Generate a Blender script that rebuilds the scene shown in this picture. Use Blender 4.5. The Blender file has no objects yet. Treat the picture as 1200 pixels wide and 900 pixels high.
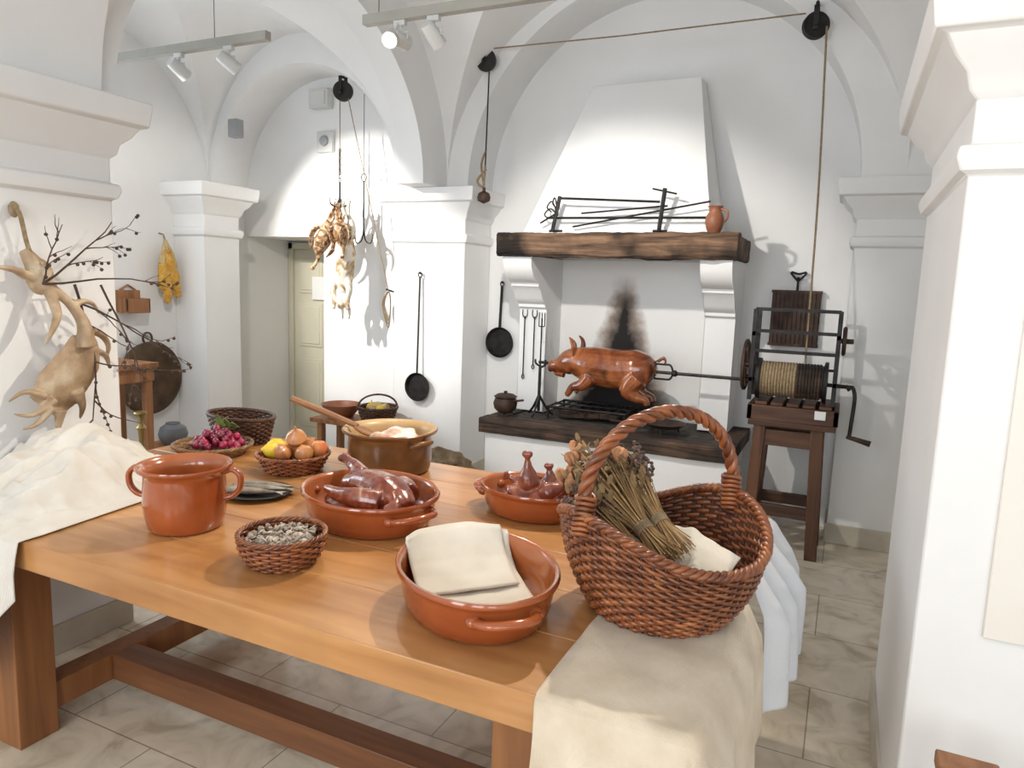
import bpy, math, random
import numpy as np
from mathutils import Vector, Matrix, Euler, noise
random.seed(3)
pi=math.pi; cos=math.cos; sin=math.sin
sc=bpy.context.scene
try:
    sc.view_settings.view_transform='Standard'
except Exception: pass

# ---------------------------------------------------------------- materials
def newmat(name):
    m=bpy.data.materials.new(name); m.use_nodes=True
    nt=m.node_tree; b=nt.nodes['Principled BSDF']
    return m,nt,b
def ramp(nt,cols):
    r=nt.nodes.new('ShaderNodeValToRGB'); e=r.color_ramp.elements
    while len(e)<len(cols): e.new(.5)
    for i,(p,c) in enumerate(cols):
        e[i].position=p; e[i].color=(c[0],c[1],c[2],1)
    return r
def nmat(name,cols,rough=.5,scale=5,stretch=(1,1,1),bump=0,bscale=None,metal=0,coat=0,detail=5,dist=0,sub=0,emis=None,island=0,patch=None,bd=.01):
    m,nt,b=newmat(name); L=nt.links
    tc=nt.nodes.new('ShaderNodeTexCoord'); mp=nt.nodes.new('ShaderNodeMapping')
    mp.inputs['Scale'].default_value=stretch; L.new(tc.outputs['Object'],mp.inputs['Vector'])
    n=nt.nodes.new('ShaderNodeTexNoise'); n.inputs['Scale'].default_value=scale; n.inputs['Detail'].default_value=detail; n.inputs['Distortion'].default_value=dist
    L.new(mp.outputs[0],n.inputs['Vector'])
    r=ramp(nt,cols); L.new(n.outputs['Fac'],r.inputs[0])
    out=r.outputs[0]
    if island:
        g=nt.nodes.new('ShaderNodeNewGeometry'); mr=nt.nodes.new('ShaderNodeMapRange')
        mr.inputs['To Min'].default_value=1-island; mr.inputs['To Max'].default_value=1+island
        L.new(g.outputs['Random Per Island'],mr.inputs['Value'])
        vm=nt.nodes.new('ShaderNodeVectorMath'); vm.operation='SCALE'
        L.new(out,vm.inputs[0]); L.new(mr.outputs[0],vm.inputs['Scale']); out=vm.outputs[0]
    if patch:   # large-scale tonal patches: (scale, lo_mult, hi_mult, p0, p1)
        n3=nt.nodes.new('ShaderNodeTexNoise'); n3.inputs['Scale'].default_value=patch[0]; n3.inputs['Detail'].default_value=4
        L.new(tc.outputs['Object'],n3.inputs['Vector'])
        r3=ramp(nt,[(patch[3],(patch[1],)*3),(patch[4],(patch[2],)*3)]); L.new(n3.outputs['Fac'],r3.inputs[0])
        mx=nt.nodes.new('ShaderNodeMix'); mx.data_type='RGBA'; mx.blend_type='MULTIPLY'; mx.inputs[0].default_value=1
        L.new(out,mx.inputs[6]); L.new(r3.outputs[0],mx.inputs[7]); out=mx.outputs[2]
    L.new(out,b.inputs['Base Color'])
    b.inputs['Roughness'].default_value=rough; b.inputs['Metallic'].default_value=metal
    b.inputs['Coat Weight'].default_value=coat; b.inputs['Coat Roughness'].default_value=.06
    if bump:
        n2=nt.nodes.new('ShaderNodeTexNoise'); n2.inputs['Scale'].default_value=bscale or scale; n2.inputs['Detail'].default_value=6
        L.new(mp.outputs[0],n2.inputs['Vector'])
        bp=nt.nodes.new('ShaderNodeBump'); bp.inputs['Strength'].default_value=bump; bp.inputs['Distance'].default_value=bd
        L.new(n2.outputs['Fac'],bp.inputs['Height']); L.new(bp.outputs[0],b.inputs['Normal'])
    if emis:
        b.inputs['Emission Color'].default_value=(*emis[0],1); b.inputs['Emission Strength'].default_value=emis[1]
    return m
def wood(name,ca,cb,axis=0,rough=.4,coat=0,island=.08,sc_=1.6,bump=.15,st_=14,patch=None,bd=.01):
    st=[st_]*3; st[axis]=1.0
    cm=tuple((a+b)/2 for a,b in zip(ca,cb))
    return nmat(name,[(.3,ca),(.5,cm),(.7,cb)],rough,sc_,tuple(st),bump,3,coat=coat,detail=8,dist=.6,island=island,patch=patch,bd=bd)

PL=nmat('plaster_white',[(.3,(.80,.795,.785)),(.7,(.84,.835,.825))],.85,2.5,bump=.12,bscale=18)
STONE=nmat('base_stone',[(.3,(.50,.45,.36)),(.7,(.63,.58,.49))],.5,6,bump=.05)
TABW=wood('table_wood',(.40,.165,.048),(.60,.30,.11),0,.30,.15,.11,1.3,.12,10,patch=(2.2,.80,1.08,.35,.65))
TABL=wood('table_leg_wood',(.20,.075,.025),(.32,.13,.045),2,.45)
TABS=wood('table_rail_wood',(.13,.048,.02),(.24,.095,.036),0,.45)
OLDW=wood('old_beam_wood',(.030,.018,.011),(.25,.145,.085),0,.85,0,.1,2.2,1.0,11,patch=(3.2,.10,1.15,.42,.60),bd=.03)
OLDD=wood('dark_old_wood',(.012,.007,.005),(.095,.052,.03),0,.75,0,.2,1.8,.9,14,patch=(4,.3,1.3,.4,.6),bd=.02)
WINW=wood('winch_wood',(.05,.019,.009),(.14,.058,.026),2,.6,0,.2)
WINX=wood('winch_wood_x',(.04,.016,.008),(.12,.05,.024),0,.6,0,.2)
MIDW=wood('mid_wood',(.20,.078,.026),(.38,.17,.068),2,.5)
SPOON=wood('spoon_wood',(.20,.08,.028),(.32,.15,.06),0,.5)
TERRA=nmat('terracotta_glaze',[(.3,(.27,.052,.013)),(.6,(.36,.083,.021)),(.8,(.44,.12,.034))],.15,5,coat=.6,bump=.04,bscale=12)
TERRI=nmat('terracotta_inside',[(.3,(.33,.08,.022)),(.7,(.43,.13,.04))],.2,5,coat=.6)
JUGM=nmat('jug_clay',[(.3,(.20,.065,.03)),(.7,(.32,.12,.055))],.5,8)
COPP=nmat('aged_copper_pot',[(.3,(.11,.045,.013)),(.6,(.20,.09,.03)),(.8,(.29,.15,.055))],.30,7,coat=.4,metal=.1)
COPI=nmat('pot_inside_cream',[(.3,(.40,.24,.10)),(.7,(.55,.37,.18))],.35,6)
BRZ=nmat('bronze_tray',[(.3,(.045,.026,.013)),(.7,(.13,.075,.036))],.4,9,metal=.35)
BRASS=nmat('brass_old',[(.3,(.25,.17,.06)),(.7,(.42,.30,.12))],.35,9,metal=.8)
IRON=nmat('black_iron',[(.3,(.010,.009,.009)),(.7,(.035,.03,.028))],.5,20,metal=.5,bump=.1,bscale=60)
RUST=nmat('rusty_iron',[(.3,(.03,.016,.012)),(.7,(.085,.045,.03))],.6,15,metal=.4)
WICK=nmat('wicker_red_brown',[(.3,(.12,.030,.010)),(.55,(.25,.075,.022)),(.8,(.40,.155,.05))],.36,22,island=.4,coat=.25)
WICS=nmat('wicker_core',[(.3,(.045,.013,.005)),(.8,(.09,.03,.012))],.6,22)
WICD=nmat('wicker_dark',[(.3,(.045,.016,.007)),(.8,(.14,.058,.025))],.45,25,island=.3,coat=.1)
WICL=nmat('wicker_light',[(.3,(.22,.11,.045)),(.8,(.38,.22,.10))],.5,25,island=.3)
def linen(name,ca,cb,sc_=260):
    m,nt,b=newmat(name); L=nt.links
    tc=nt.nodes.new('ShaderNodeTexCoord')
    n=nt.nodes.new('ShaderNodeTexNoise'); n.inputs['Scale'].default_value=9; n.inputs['Detail'].default_value=8
    L.new(tc.outputs['Object'],n.inputs['Vector'])
    r=ramp(nt,[(.3,ca),(.7,cb)]); L.new(n.outputs['Fac'],r.inputs[0]); L.new(r.outputs[0],b.inputs['Base Color'])
    b.inputs['Roughness'].default_value=.9; b.inputs['Sheen Weight'].default_value=.2
    w1=nt.nodes.new('ShaderNodeTexWave'); w1.bands_direction='X'; w1.inputs['Scale'].default_value=sc_/2; w1.inputs['Distortion'].default_value=1
    w2=nt.nodes.new('ShaderNodeTexWave'); w2.bands_direction='Y'; w2.inputs['Scale'].default_value=sc_/2; w2.inputs['Distortion'].default_value=1
    for w in (w1,w2): L.new(tc.outputs['Object'],w.inputs['Vector'])
    a=nt.nodes.new('ShaderNodeMath'); a.operation='ADD'; L.new(w1.outputs['Fac'],a.inputs[0]); L.new(w2.outputs['Fac'],a.inputs[1])
    a2=nt.nodes.new('ShaderNodeMath'); a2.operation='ADD'; L.new(a.outputs[0],a2.inputs[0]); L.new(n.outputs['Fac'],a2.inputs[1])
    bp=nt.nodes.new('ShaderNodeBump'); bp.inputs['Strength'].default_value=.35; bp.inputs['Distance'].default_value=.003
    L.new(a2.outputs[0],bp.inputs['Height']); L.new(bp.outputs[0],b.inputs['Normal'])
    return m
LINEN=linen('linen_cream',(.62,.50,.36),(.78,.67,.52))
LINW=linen('linen_white',(.66,.61,.53),(.78,.74,.67))
LINB=linen('cotton_white',(.74,.76,.80),(.82,.83,.86))
NAPK=linen('napkin_ecru',(.70,.63,.51),(.80,.74,.64))
PIG=nmat('roast_pig_skin',[(.30,(.05,.012,.005)),(.46,(.20,.05,.014)),(.62,(.36,.11,.03)),(.8,(.50,.20,.07))],.16,6,coat=.9,bump=.25,bscale=24,dist=.8)
MEAT=nmat('roast_meat',[(.3,(.11,.018,.010)),(.5,(.20,.042,.02)),(.62,(.30,.10,.055)),(.76,(.56,.38,.27))],.22,15,coat=.6,bump=.3,bscale=40,dist=1.4)
MEAT2=nmat('poultry_meat',[(.3,(.12,.025,.013)),(.6,(.24,.06,.028)),(.8,(.42,.18,.09))],.22,14,coat=.6,bump=.3,bscale=40)
HAM=nmat('ham',[(.3,(.42,.13,.08)),(.48,(.55,.30,.20)),(.62,(.78,.70,.60))],.4,12,coat=.2)
FURT=nmat('fur_tan_white',[(.33,(.22,.12,.05)),(.43,(.46,.32,.18)),(.52,(.74,.68,.58))],.9,10,bump=.9,bscale=70,dist=1)
FURD=nmat('feather_brown',[(.36,(.06,.03,.014)),(.47,(.27,.13,.055)),(.58,(.55,.40,.25)),(.66,(.70,.60,.46))],.85,18,bump=.9,bscale=60,dist=1.8)
ANT=nmat('antler_bone',[(.32,(.20,.12,.06)),(.52,(.40,.28,.17)),(.72,(.62,.52,.38))],.55,8,bump=.5,bscale=40)
TWIG=nmat('twig_bark',[(.3,(.035,.02,.015)),(.7,(.09,.05,.035))],.8,20)
ROPE=nmat('rope_hemp',[(.3,(.20,.14,.075)),(.7,(.34,.25,.15))],.9,60)
CORN=nmat('corn_yellow',[(.3,(.55,.27,.03)),(.7,(.76,.45,.07))],.45,30)
HUSK=nmat('corn_husk',[(.3,(.45,.32,.14)),(.7,(.62,.48,.26))],.8,30)
LEM=nmat('lemon_skin',[(.3,(.72,.46,.02)),(.7,(.82,.60,.05))],.4,10,bump=.2,bscale=90)
ONI=nmat('onion_skin',[(.3,(.42,.14,.04)),(.7,(.66,.32,.13))],.3,9,coat=.2)
APP=nmat('peach_skin',[(.3,(.62,.16,.05)),(.7,(.75,.42,.12))],.4,9)
GRP=nmat('grape_skin',[(.3,(.16,.008,.03)),(.7,(.38,.02,.07))],.2,30,coat=.3,island=.4)
LEAF=nmat('leaf_green',[(.3,(.09,.16,.03)),(.7,(.2,.28,.07))],.6,20)
FISH=nmat('fish_silver',[(.3,(.10,.08,.06)),(.5,(.30,.25,.19)),(.7,(.50,.46,.38))],.3,16,coat=.4)
PLATE=nmat('dark_plate',[(.3,(.012,.012,.013)),(.7,(.03,.03,.03))],.3,6)
MUSH=nmat('dried_mushroom',[(.3,(.24,.17,.12)),(.7,(.60,.53,.45))],.8,60,island=.4)
STEM=nmat('dry_stem',[(.3,(.24,.13,.05)),(.7,(.44,.28,.12))],.8,40,island=.35)
LAV=nmat('dry_lavender',[(.3,(.09,.055,.05)),(.7,(.22,.15,.12))],.9,40,island=.4)
ROSE=nmat('dry_rose',[(.3,(.36,.14,.06)),(.7,(.58,.32,.16))],.8,40,island=.3)
DLEAF=nmat('dry_leaf',[(.3,(.12,.07,.03)),(.7,(.28,.18,.08))],.8,30,island=.4)
GREYP=nmat('grey_paint',[(.3,(.30,.31,.32)),(.7,(.36,.37,.38))],.4,6)
TRACK=nmat('track_grey',[(.3,(.33,.32,.28)),(.7,(.38,.37,.33))],.45,6)
PLAST=nmat('white_plastic',[(.3,(.62,.62,.60)),(.7,(.66,.66,.64))],.4,6)
DOORM=nmat('door_paint',[(.3,(.58,.55,.43)),(.7,(.64,.61,.49))],.5,4)
BULB=nmat('lamp_bulb',[(.3,(1,1,1)),(.7,(1,1,1))],.4,6,emis=((1,.93,.8),14))
PAPER=nmat('paper',[(.3,(.78,.78,.76)),(.7,(.8,.8,.78))],.6,6)
PANEL=nmat('info_panel',[(.3,(.78,.74,.67)),(.7,(.81,.77,.71))],.5,3)
SACK=nmat('sackcloth',[(.3,(.12,.08,.045)),(.7,(.25,.18,.11))],.95,20,bump=.5,bscale=90)
GLASSB=nmat('grey_ceramic',[(.3,(.10,.11,.12)),(.7,(.17,.18,.19))],.35,6)
ASH=nmat('ash',[(.3,(.02,.016,.014)),(.7,(.08,.065,.055))],.95,18,bump=.8,bscale=40)

def floor_mat():
    m,nt,b=newmat('floor_stone_tiles'); L=nt.links
    tc=nt.nodes.new('ShaderNodeTexCoord')
    br=nt.nodes.new('ShaderNodeTexBrick'); br.offset=.5; br.squash=1
    br.inputs['Scale'].default_value=1; br.inputs['Brick Width'].default_value=.80; br.inputs['Row Height'].default_value=.50
    br.inputs['Mortar Size'].default_value=.003; br.inputs['Mortar Smooth'].default_value=.2
    br.inputs['Color1'].default_value=(.76,.68,.55,1); br.inputs['Color2'].default_value=(.66,.57,.44,1); br.inputs['Mortar'].default_value=(.36,.30,.22,1)
    L.new(tc.outputs['Object'],br.inputs['Vector'])
    n=nt.nodes.new('ShaderNodeTexNoise'); n.inputs['Scale'].default_value=5; n.inputs['Detail'].default_value=10; n.inputs['Distortion'].default_value=1.6
    L.new(tc.outputs['Object'],n.inputs['Vector'])
    r=ramp(nt,[(.32,(.70,.66,.60)),(.48,(.95,.94,.92)),(.66,(1.08,1.08,1.08))]); L.new(n.outputs['Fac'],r.inputs[0])
    mx=nt.nodes.new('ShaderNodeMix'); mx.data_type='RGBA'; mx.blend_type='MULTIPLY'; mx.inputs[0].default_value=1
    L.new(br.outputs['Color'],mx.inputs[6]); L.new(r.outputs[0],mx.inputs[7]); L.new(mx.outputs[2],b.inputs['Base Color'])
    b.inputs['Roughness'].default_value=.2
    return m
FLOOR=floor_mat()
def soot_mat(x0,ztop,zb):
    m,nt,b=newmat('sooty_plaster'); L=nt.links
    tc=nt.nodes.new('ShaderNodeTexCoord'); sx=nt.nodes.new('ShaderNodeSeparateXYZ'); L.new(tc.outputs['Object'],sx.inputs[0])
    def mt(op,a,bb=None,cl=False):
        k=nt.nodes.new('ShaderNodeMath'); k.operation=op; k.use_clamp=cl
        for i,v in enumerate((a,bb)):
            if v is None: continue
            if isinstance(v,(int,float)): k.inputs[i].default_value=v
            else: L.new(v,k.inputs[i])
        return k.outputs[0]
    n=nt.nodes.new('ShaderNodeTexNoise'); n.inputs['Scale'].default_value=9; n.inputs['Detail'].default_value=8
    L.new(tc.outputs['Object'],n.inputs['Vector'])
    nz=mt('MULTIPLY',mt('SUBTRACT',n.outputs['Fac'],.5),.15)
    dx=mt('ABSOLUTE',mt('SUBTRACT',sx.outputs[0],x0))
    h=mt('DIVIDE',mt('SUBTRACT',ztop,sx.outputs[2]),ztop-zb,True)
    w=mt('ADD',mt('MULTIPLY',mt('POWER',h,1.4),.38),.012)
    d=mt('SUBTRACT',mt('ADD',w,nz),dx)
    f=mt('MULTIPLY',mt('DIVIDE',mt('ADD',d,.09),.19,True),mt('MULTIPLY',h,6.,True),True)
    r=ramp(nt,[(0,(.80,.79,.77)),(.45,(.30,.24,.20)),(.85,(.015,.012,.011))]); L.new(f,r.inputs[0])
    L.new(r.outputs[0],b.inputs['Base Color']); b.inputs['Roughness'].default_value=.9
    return m
SOOT=soot_mat(-1.52,1.70,.60)

# ---------------------------------------------------------------- mesh builder
def sp(pts,n=6,closed=False):
    P=[Vector(p) for p in pts]; out=[]; N=len(P)
    rng=N if closed else N-1
    for i in range(rng):
        p0=P[(i-1)%N] if (closed or i>0) else P[0]; p1=P[i]; p2=P[(i+1)%N]; p3=P[(i+2)%N] if (closed or i+2<N) else P[-1]
        for k in range(n):
            t=k/n
            out.append(.5*((2*p1)+(p2-p0)*t+(2*p0-5*p1+4*p2-p3)*t*t+(3*p1-p0-3*p2+p3)*t**3))
    if not closed: out.append(P[-1].copy())
    return out
def lerp_list(r,n):
    m=len(r); o=[]
    for i in range(n):
        t=i/(n-1)*(m-1); k=min(int(t),m-2); o.append(r[k]+(r[k+1]-r[k])*(t-k))
    return o
class M:
    def __init__(s,*mats): s.v=[];s.f=[];s.mi=[];s.mats=list(mats)
    def idx(s,m):
        if m is None: return 0
        if m not in s.mats: s.mats.append(m)
        return s.mats.index(m)
    def add(s,vs,fs,m=None,T=None):
        o=len(s.v)
        if T is not None: vs=[T@Vector(p) for p in vs]
        s.v+=[tuple(p) for p in vs]; s.f+=[tuple(i+o for i in f) for f in fs]; s.mi+=[s.idx(m)]*len(fs)
    def box(s,x0,x1,y0,y1,z0,z1,m=None,T=None):
        vs=[(x,y,z) for z in (z0,z1) for y in (y0,y1) for x in (x0,x1)]
        s.add(vs,[(0,2,3,1),(4,5,7,6),(0,1,5,4),(2,6,7,3),(0,4,6,2),(1,3,7,5)],m,T)
    def rbeam(s,x0,x1,y0,y1,z0,z1,m=None,amp=.008,axis=0,step=.03,seed=0):
        """hand-hewn beam: noise-displaced box, long direction = axis"""
        a0,a1=(x0,x1) if axis==0 else (y0,y1); b0,b1=(y0,y1) if axis==0 else (x0,x1)
        n=max(2,int((a1-a0)/step)); ring=[]
        kb=max(2,int((b1-b0)/step)); kz=max(2,int((z1-z0)/step))
        for i in range(kb): ring.append((b0+(b1-b0)*i/kb,z0))
        for i in range(kz): ring.append((b1,z0+(z1-z0)*i/kz))
        for i in range(kb): ring.append((b1-(b1-b0)*i/kb,z1))
        for i in range(kz): ring.append((b0,z1-(z1-z0)*i/kz))
        cb,cz=(b0+b1)/2,(z0+z1)/2; N=len(ring); vs=[];fs=[]
        for i in range(n+1):
            a=a0+(a1-a0)*i/n
            for b,z in ring:
                d=noise.noise(Vector((a*3,b*14+seed,z*14)))*1.0+.6*noise.noise(Vector((a*11,b*25,z*25+seed)))+.35*noise.noise(Vector((a*25,b*60,z*60+seed)))
                cor=abs(b-cb)/(b1-b0)*2*abs(z-cz)/(z1-z0)*2
                k=amp*(d-1.0)-amp*1.2*max(0,cor-.8)*5
                q=Vector((b-cb,z-cz)); q=q+q.normalized()*k
                vs.append((a,cb+q.x,cz+q.y) if axis==0 else (cb+q.x,a,cz+q.y))
        for i in range(n):
            for k in range(N):
                l=(k+1)%N; fs.append((i*N+k,i*N+l,(i+1)*N+l,(i+1)*N+k))
        fs.append(tuple(range(N-1,-1,-1))); fs.append(tuple(n*N+k for k in range(N)))
        s.add(vs,fs,m)
    def beam(s,a,b,w,h,m=None,up=(0,0,1)):
        a=Vector(a);b=Vector(b);d=(b-a);L=d.length;d.normalize();u=Vector(up)
        if abs(d.dot(u))>.98: u=Vector((0,1,0))
        sd=d.cross(u).normalized();u=sd.cross(d)
        T=Matrix((( d.x,sd.x,u.x,a.x),(d.y,sd.y,u.y,a.y),(d.z,sd.z,u.z,a.z),(0,0,0,1)))
        s.box(0,L,-w/2,w/2,-h/2,h/2,m,T)
    def prism(s,x0,x1,y0,y1,prof,m=None):
        vs=[];fs=[]
        for z,o in prof: vs+=[(x0-o,y0-o,z),(x1+o,y0-o,z),(x1+o,y1+o,z),(x0-o,y1+o,z)]
        for k in range(len(prof)-1):
            for i in range(4):
                j=(i+1)%4; fs.append((k*4+i,k*4+j,k*4+4+j,k*4+4+i))
        n=len(prof)*4; fs+=[(3,2,1,0),(n-4,n-3,n-2,n-1)]
        s.add(vs,fs,m)
    def lathe(s,prof,c=(0,0,0),m=None,seg=40,sx=1,sy=1,rot=0,T=None,cap=True):
        vs=[];fs=[];n=len(prof);cr,sr=cos(rot),sin(rot)
        for r,z in prof:
            for i in range(seg):
                t=2*pi*i/seg; x=r*sx*cos(t);y=r*sy*sin(t)
                vs.append((c[0]+x*cr-y*sr,c[1]+x*sr+y*cr,c[2]+z))
        for k in range(n-1):
            for i in range(seg):
                j=(i+1)%seg; fs.append((k*seg+i,k*seg+j,(k+1)*seg+j,(k+1)*seg+i))
        if cap:
            fs.append(tuple(range(seg-1,-1,-1))); fs.append(tuple((n-1)*seg+i for i in range(seg)))
        s.add(vs,fs,m,T)
    def tube(s,pts,r,m=None,seg=8,closed=False,flat=1.0,T=None,up=None):
        P=[Vector(p) for p in pts];n=len(P)
        R=[r]*n if isinstance(r,(int,float)) else (list(r) if len(r)==n else lerp_list(list(r),n))
        vs=[];fs=[]
        t0=(P[1]-P[0]).normalized(); u=Vector(up) if up else (Vector((0,0,1)) if abs(t0.z)<.9 else Vector((1,0,0)))
        u=(u-t0*u.dot(t0)).normalized()
        for i in range(n):
            if closed: t=(P[(i+1)%n]-P[i-1])
            else: t=P[min(i+1,n-1)]-P[max(i-1,0)]
            t=t.normalized() if t.length>1e-9 else t0
            u=u-t*u.dot(t); u=u.normalized() if u.length>1e-6 else Vector((1,0,0)); w=t.cross(u)
            for k in range(seg):
                a=2*pi*k/seg; vs.append(P[i]+u*(cos(a)*R[i]*flat)+w*(sin(a)*R[i]))
        for i in range(n if closed else n-1):
            j=(i+1)%n
            for k in range(seg):
                l=(k+1)%seg; fs.append((i*seg+k,i*seg+l,j*seg+l,j*seg+k))
        if not closed:
            fs.append(tuple(range(seg-1,-1,-1))); fs.append(tuple((n-1)*seg+k for k in range(seg)))
        s.add(vs,fs,m,T)
    def ball(s,c,r,m=None,seg=16,rings=10,rot=None,nz=0,ns=8,T=None):
        if isinstance(r,(int,float)): r=(r,r,r)
        R=Euler(rot).to_matrix() if rot else Matrix.Identity(3)
        vs=[];fs=[]
        for k in range(rings+1):
            p=pi*k/rings
            for i in range(seg):
                t=2*pi*i/seg; d=Vector((sin(p)*cos(t),sin(p)*sin(t),cos(p)))
                q=1+ (nz*noise.noise(d*1.7+Vector(c)*ns) if nz else 0)
                vs.append(R@Vector((d.x*r[0]*q,d.y*r[1]*q,d.z*r[2]*q))+Vector(c))
        for k in range(rings):
            for i in range(seg):
                j=(i+1)%seg; fs.append((k*seg+i,(k+1)*seg+i,(k+1)*seg+j,k*seg+j))
        s.add(vs,fs,m,T)
    def grid(s,fn,nu,nv,m=None,T=None,tri=False):
        vs=[fn(i/nu,j/nv) for j in range(nv+1) for i in range(nu+1)]
        fs=[]
        for j in range(nv):
            for i in range(nu):
                a,b,c,d=j*(nu+1)+i,j*(nu+1)+i+1,(j+1)*(nu+1)+i+1,(j+1)*(nu+1)+i
                if not tri: fs.append((a,b,c,d))
                elif (i<nu/2)==(j<nv/2): fs+=[(a,b,c),(a,c,d)]
                else: fs+=[(a,b,d),(b,c,d)]
        s.add(vs,fs,m,T)
    def build(s,name,bevel=0,angle=40,fuse=0,smooth=0,solid=0,flat=False,subsurf=0,bseg=2):
        me=bpy.data.meshes.new(name); me.from_pydata(s.v,[],s.f)
        for m in s.mats: me.materials.append(m)
        me.polygons.foreach_set('material_index',s.mi); me.polygons.foreach_set('use_smooth',[not flat]*len(s.f))
        me.update()
        if not flat and not fuse:
            try: me.set_sharp_from_angle(angle=math.radians(angle))
            except Exception: pass
        ob=bpy.data.objects.new(name,me); sc.collection.objects.link(ob)
        if fuse:
            q=ob.modifiers.new('fuse','REMESH'); q.mode='VOXEL'; q.voxel_size=fuse; q.use_smooth_shade=True
            if smooth:
                q=ob.modifiers.new('sm','SMOOTH'); q.iterations=smooth; q.factor=.5
        if solid:
            q=ob.modifiers.new('sol','SOLIDIFY'); q.thickness=solid; q.offset=1
        if subsurf:
            q=ob.modifiers.new('ss','SUBSURF'); q.levels=subsurf; q.render_levels=subsurf
        if bevel:
            q=ob.modifiers.new('bev','BEVEL'); q.width=bevel; q.segments=bseg; q.limit_method='ANGLE'; q.angle_limit=math.radians(50); q.harden_normals=False
        return ob

# ---------------------------------------------------------------- camera
H=1.6
R=Vector((.9040,.4262,.0343)); F=Vector((-.4179,.8976,-.1400))
F.normalize(); R=(R-F*R.dot(F)).normalized(); U=R.cross(F).normalized()
cam=bpy.data.cameras.new('camera'); co=bpy.data.objects.new('camera',cam); sc.collection.objects.link(co)
co.matrix_world=Matrix(((R.x,U.x,-F.x,0),(R.y,U.y,-F.y,0),(R.z,U.z,-F.z,H),(0,0,0,1)))
cam.sensor_width=36; cam.lens=832/1200*36; cam.clip_start=.05; sc.camera=co

# ---------------------------------------------------------------- room
S=2.3
m=M(FLOOR); m.box(-6,3.2,-3.2,6,-.1,0); m.build('floor')
CAP=[(0,0),(1.89,0),(1.90,.02),(1.93,.03),(1.955,.025),(1.96,0),(2.06,0),(2.08,.02),(2.12,.03),(2.15,.06),(2.19,.085),(2.20,.11),(2.27,.12),(2.3,.12),(2.301,0)]
def pillar(name,x0,x1,y0,y1):
    m=M(PL); m.prism(x0,x1,y0,y1,CAP); return m.build(name,bevel=.006,angle=35)
pillar('pillar_left',-3.6,-2.86,1.05,2.065)
pillar('pillar_right',.228,1.2,2.02,3.0)
pillar('pillar_center',-3.32,-2.68,4.82,5.24)
pillar('pillar_corner',-5.0,-4.66,4.14,4.5)
pillar('pillar_back_right',0,.75,4.92,5.24)
def baseb(name,x0,x1,y0,y1,h=.13):
    m=M(STONE); m.box(x0-.012,x1+.012,y0-.012,y1+.012,0,h); return m.build(name,bevel=.004)
baseb('baseboard_left',-3.6,-2.86,1.05,2.065); baseb('baseboard_right',.228,1.2,2.02,3.0)
baseb('baseboard_center',-3.32,-2.68,4.82,5.24); baseb('baseboard_back_right',0,.75,4.92,5.24)
def W(name,x0,x1,y0,y1,z0,z1,mat=PL):
    m=M(mat); m.box(x0,x1,y0,y1,z0,z1); return m.build(name,flat=True)
m=M(PL)   # left wall; unseen opening added behind the left pillar for fill light
m.box(-5.15,-5.0,1.5,1.85,0,4.2); m.box(-5.15,-5.0,2.85,5.6,0,4.2); m.box(-5.15,-5.0,1.85,2.85,0,.9); m.box(-5.15,-5.0,1.85,2.85,2.5,4.2)
m.build('wall_left',flat=True)
W('wall_left_front',-3.6,-3.2,-3,1.05,0,4.2)
W('wall_left_return',-5.0,-3.6,1.5,1.65,0,4.2)
W('wall_back_niche',-2.98,.75,5.25,5.4,0,4.2)
W('wall_back_door_side',-4.1,-2.98,4.9,5.6,0,4.2)
W('wall_back_lintel',-5.0,-4.1,4.9,5.5,1.94,4.2)
W('wall_back_door',-5.0,-4.1,5.5,5.6,0,1.94)
W('wall_back_far_right',.75,3.2,4.92,5.4,0,4.2)
W('wall_right',3.0,3.2,-3,5.0,0,4.2)
m=M(PL)
for a,b in [(-3.2,-2.6),(-1.2,-.4),(1.0,1.6),(3.0,3.2)]: m.box(a,b,-3.2,-3.0,0,4.2)
for a,b in [(-2.6,-1.2),(-.4,1.0),(1.6,3.0)]:
    m.box(a,b,-3.2,-3.0,0,.8); m.box(a,b,-3.2,-3.0,3.0,4.2)
m.build('wall_front',flat=True)
m=M(PLAST)  # window frames
for i,(a,b) in enumerate([(-2.6,-1.2),(-.4,1.0),(1.6,3.0)]):
    for x in (a,(a+b)/2-.03,b-.06): m.box(x,x+.06,-3.12,-3.06,.8,3.0)
    for z in (.8,1.9,2.94): m.box(a,b,-3.12,-3.06,z,z+.06)
m.build('window_1')
def arch_wall(name,axis,p0,p1,x0,x1,cx,a,h,spring,ztop,n=64):
    m=M(PL); pr=[(x0,spring)]
    for i in range(n+1):
        t=pi-pi*i/n; pr.append((cx+a*cos(t),spring+h*sin(t)))
    pr.append((x1,spring)); vs=[];fs=[]
    N=len(pr)
    for q in (p0,p1):
        for x,z in pr: vs.append((x,q,z) if axis=='Y' else (q,x,z))
        for x,z in pr: vs.append((x,q,ztop) if axis=='Y' else (q,x,ztop))
    for b in (0,2*N):
        for i in range(N-1): fs.append((b+i,b+i+1,b+N+i+1,b+N+i))
    for i in range(N-1): fs.append((i,i+1,2*N+i+1,2*N+i))
    fs.append((0,N,3*N,2*N)); fs.append((N-1,2*N-1,4*N-1,3*N-1)); 
    m.add(vs,fs); return m.build(name,angle=30)
arch_wall('wall_back_arch','Y',4.84,5.25,-2.98,.75,-1.34,1.34,1.34,S,4.2)
arch_wall('wall_arch_left_bay','Y',4.5,4.9,-5.0,-3.06,-4.03,.93,.93,S,4.2)
arch_wall('wall_arch_front','Y',1.62,2.02,-2.98,1.2,-1.33,1.5,1.22,S,4.2)
arch_wall('wall_arch_side','X',-3.06,-2.86,2.02,4.9,3.30,1.20,1.04,S,4.2)
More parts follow.
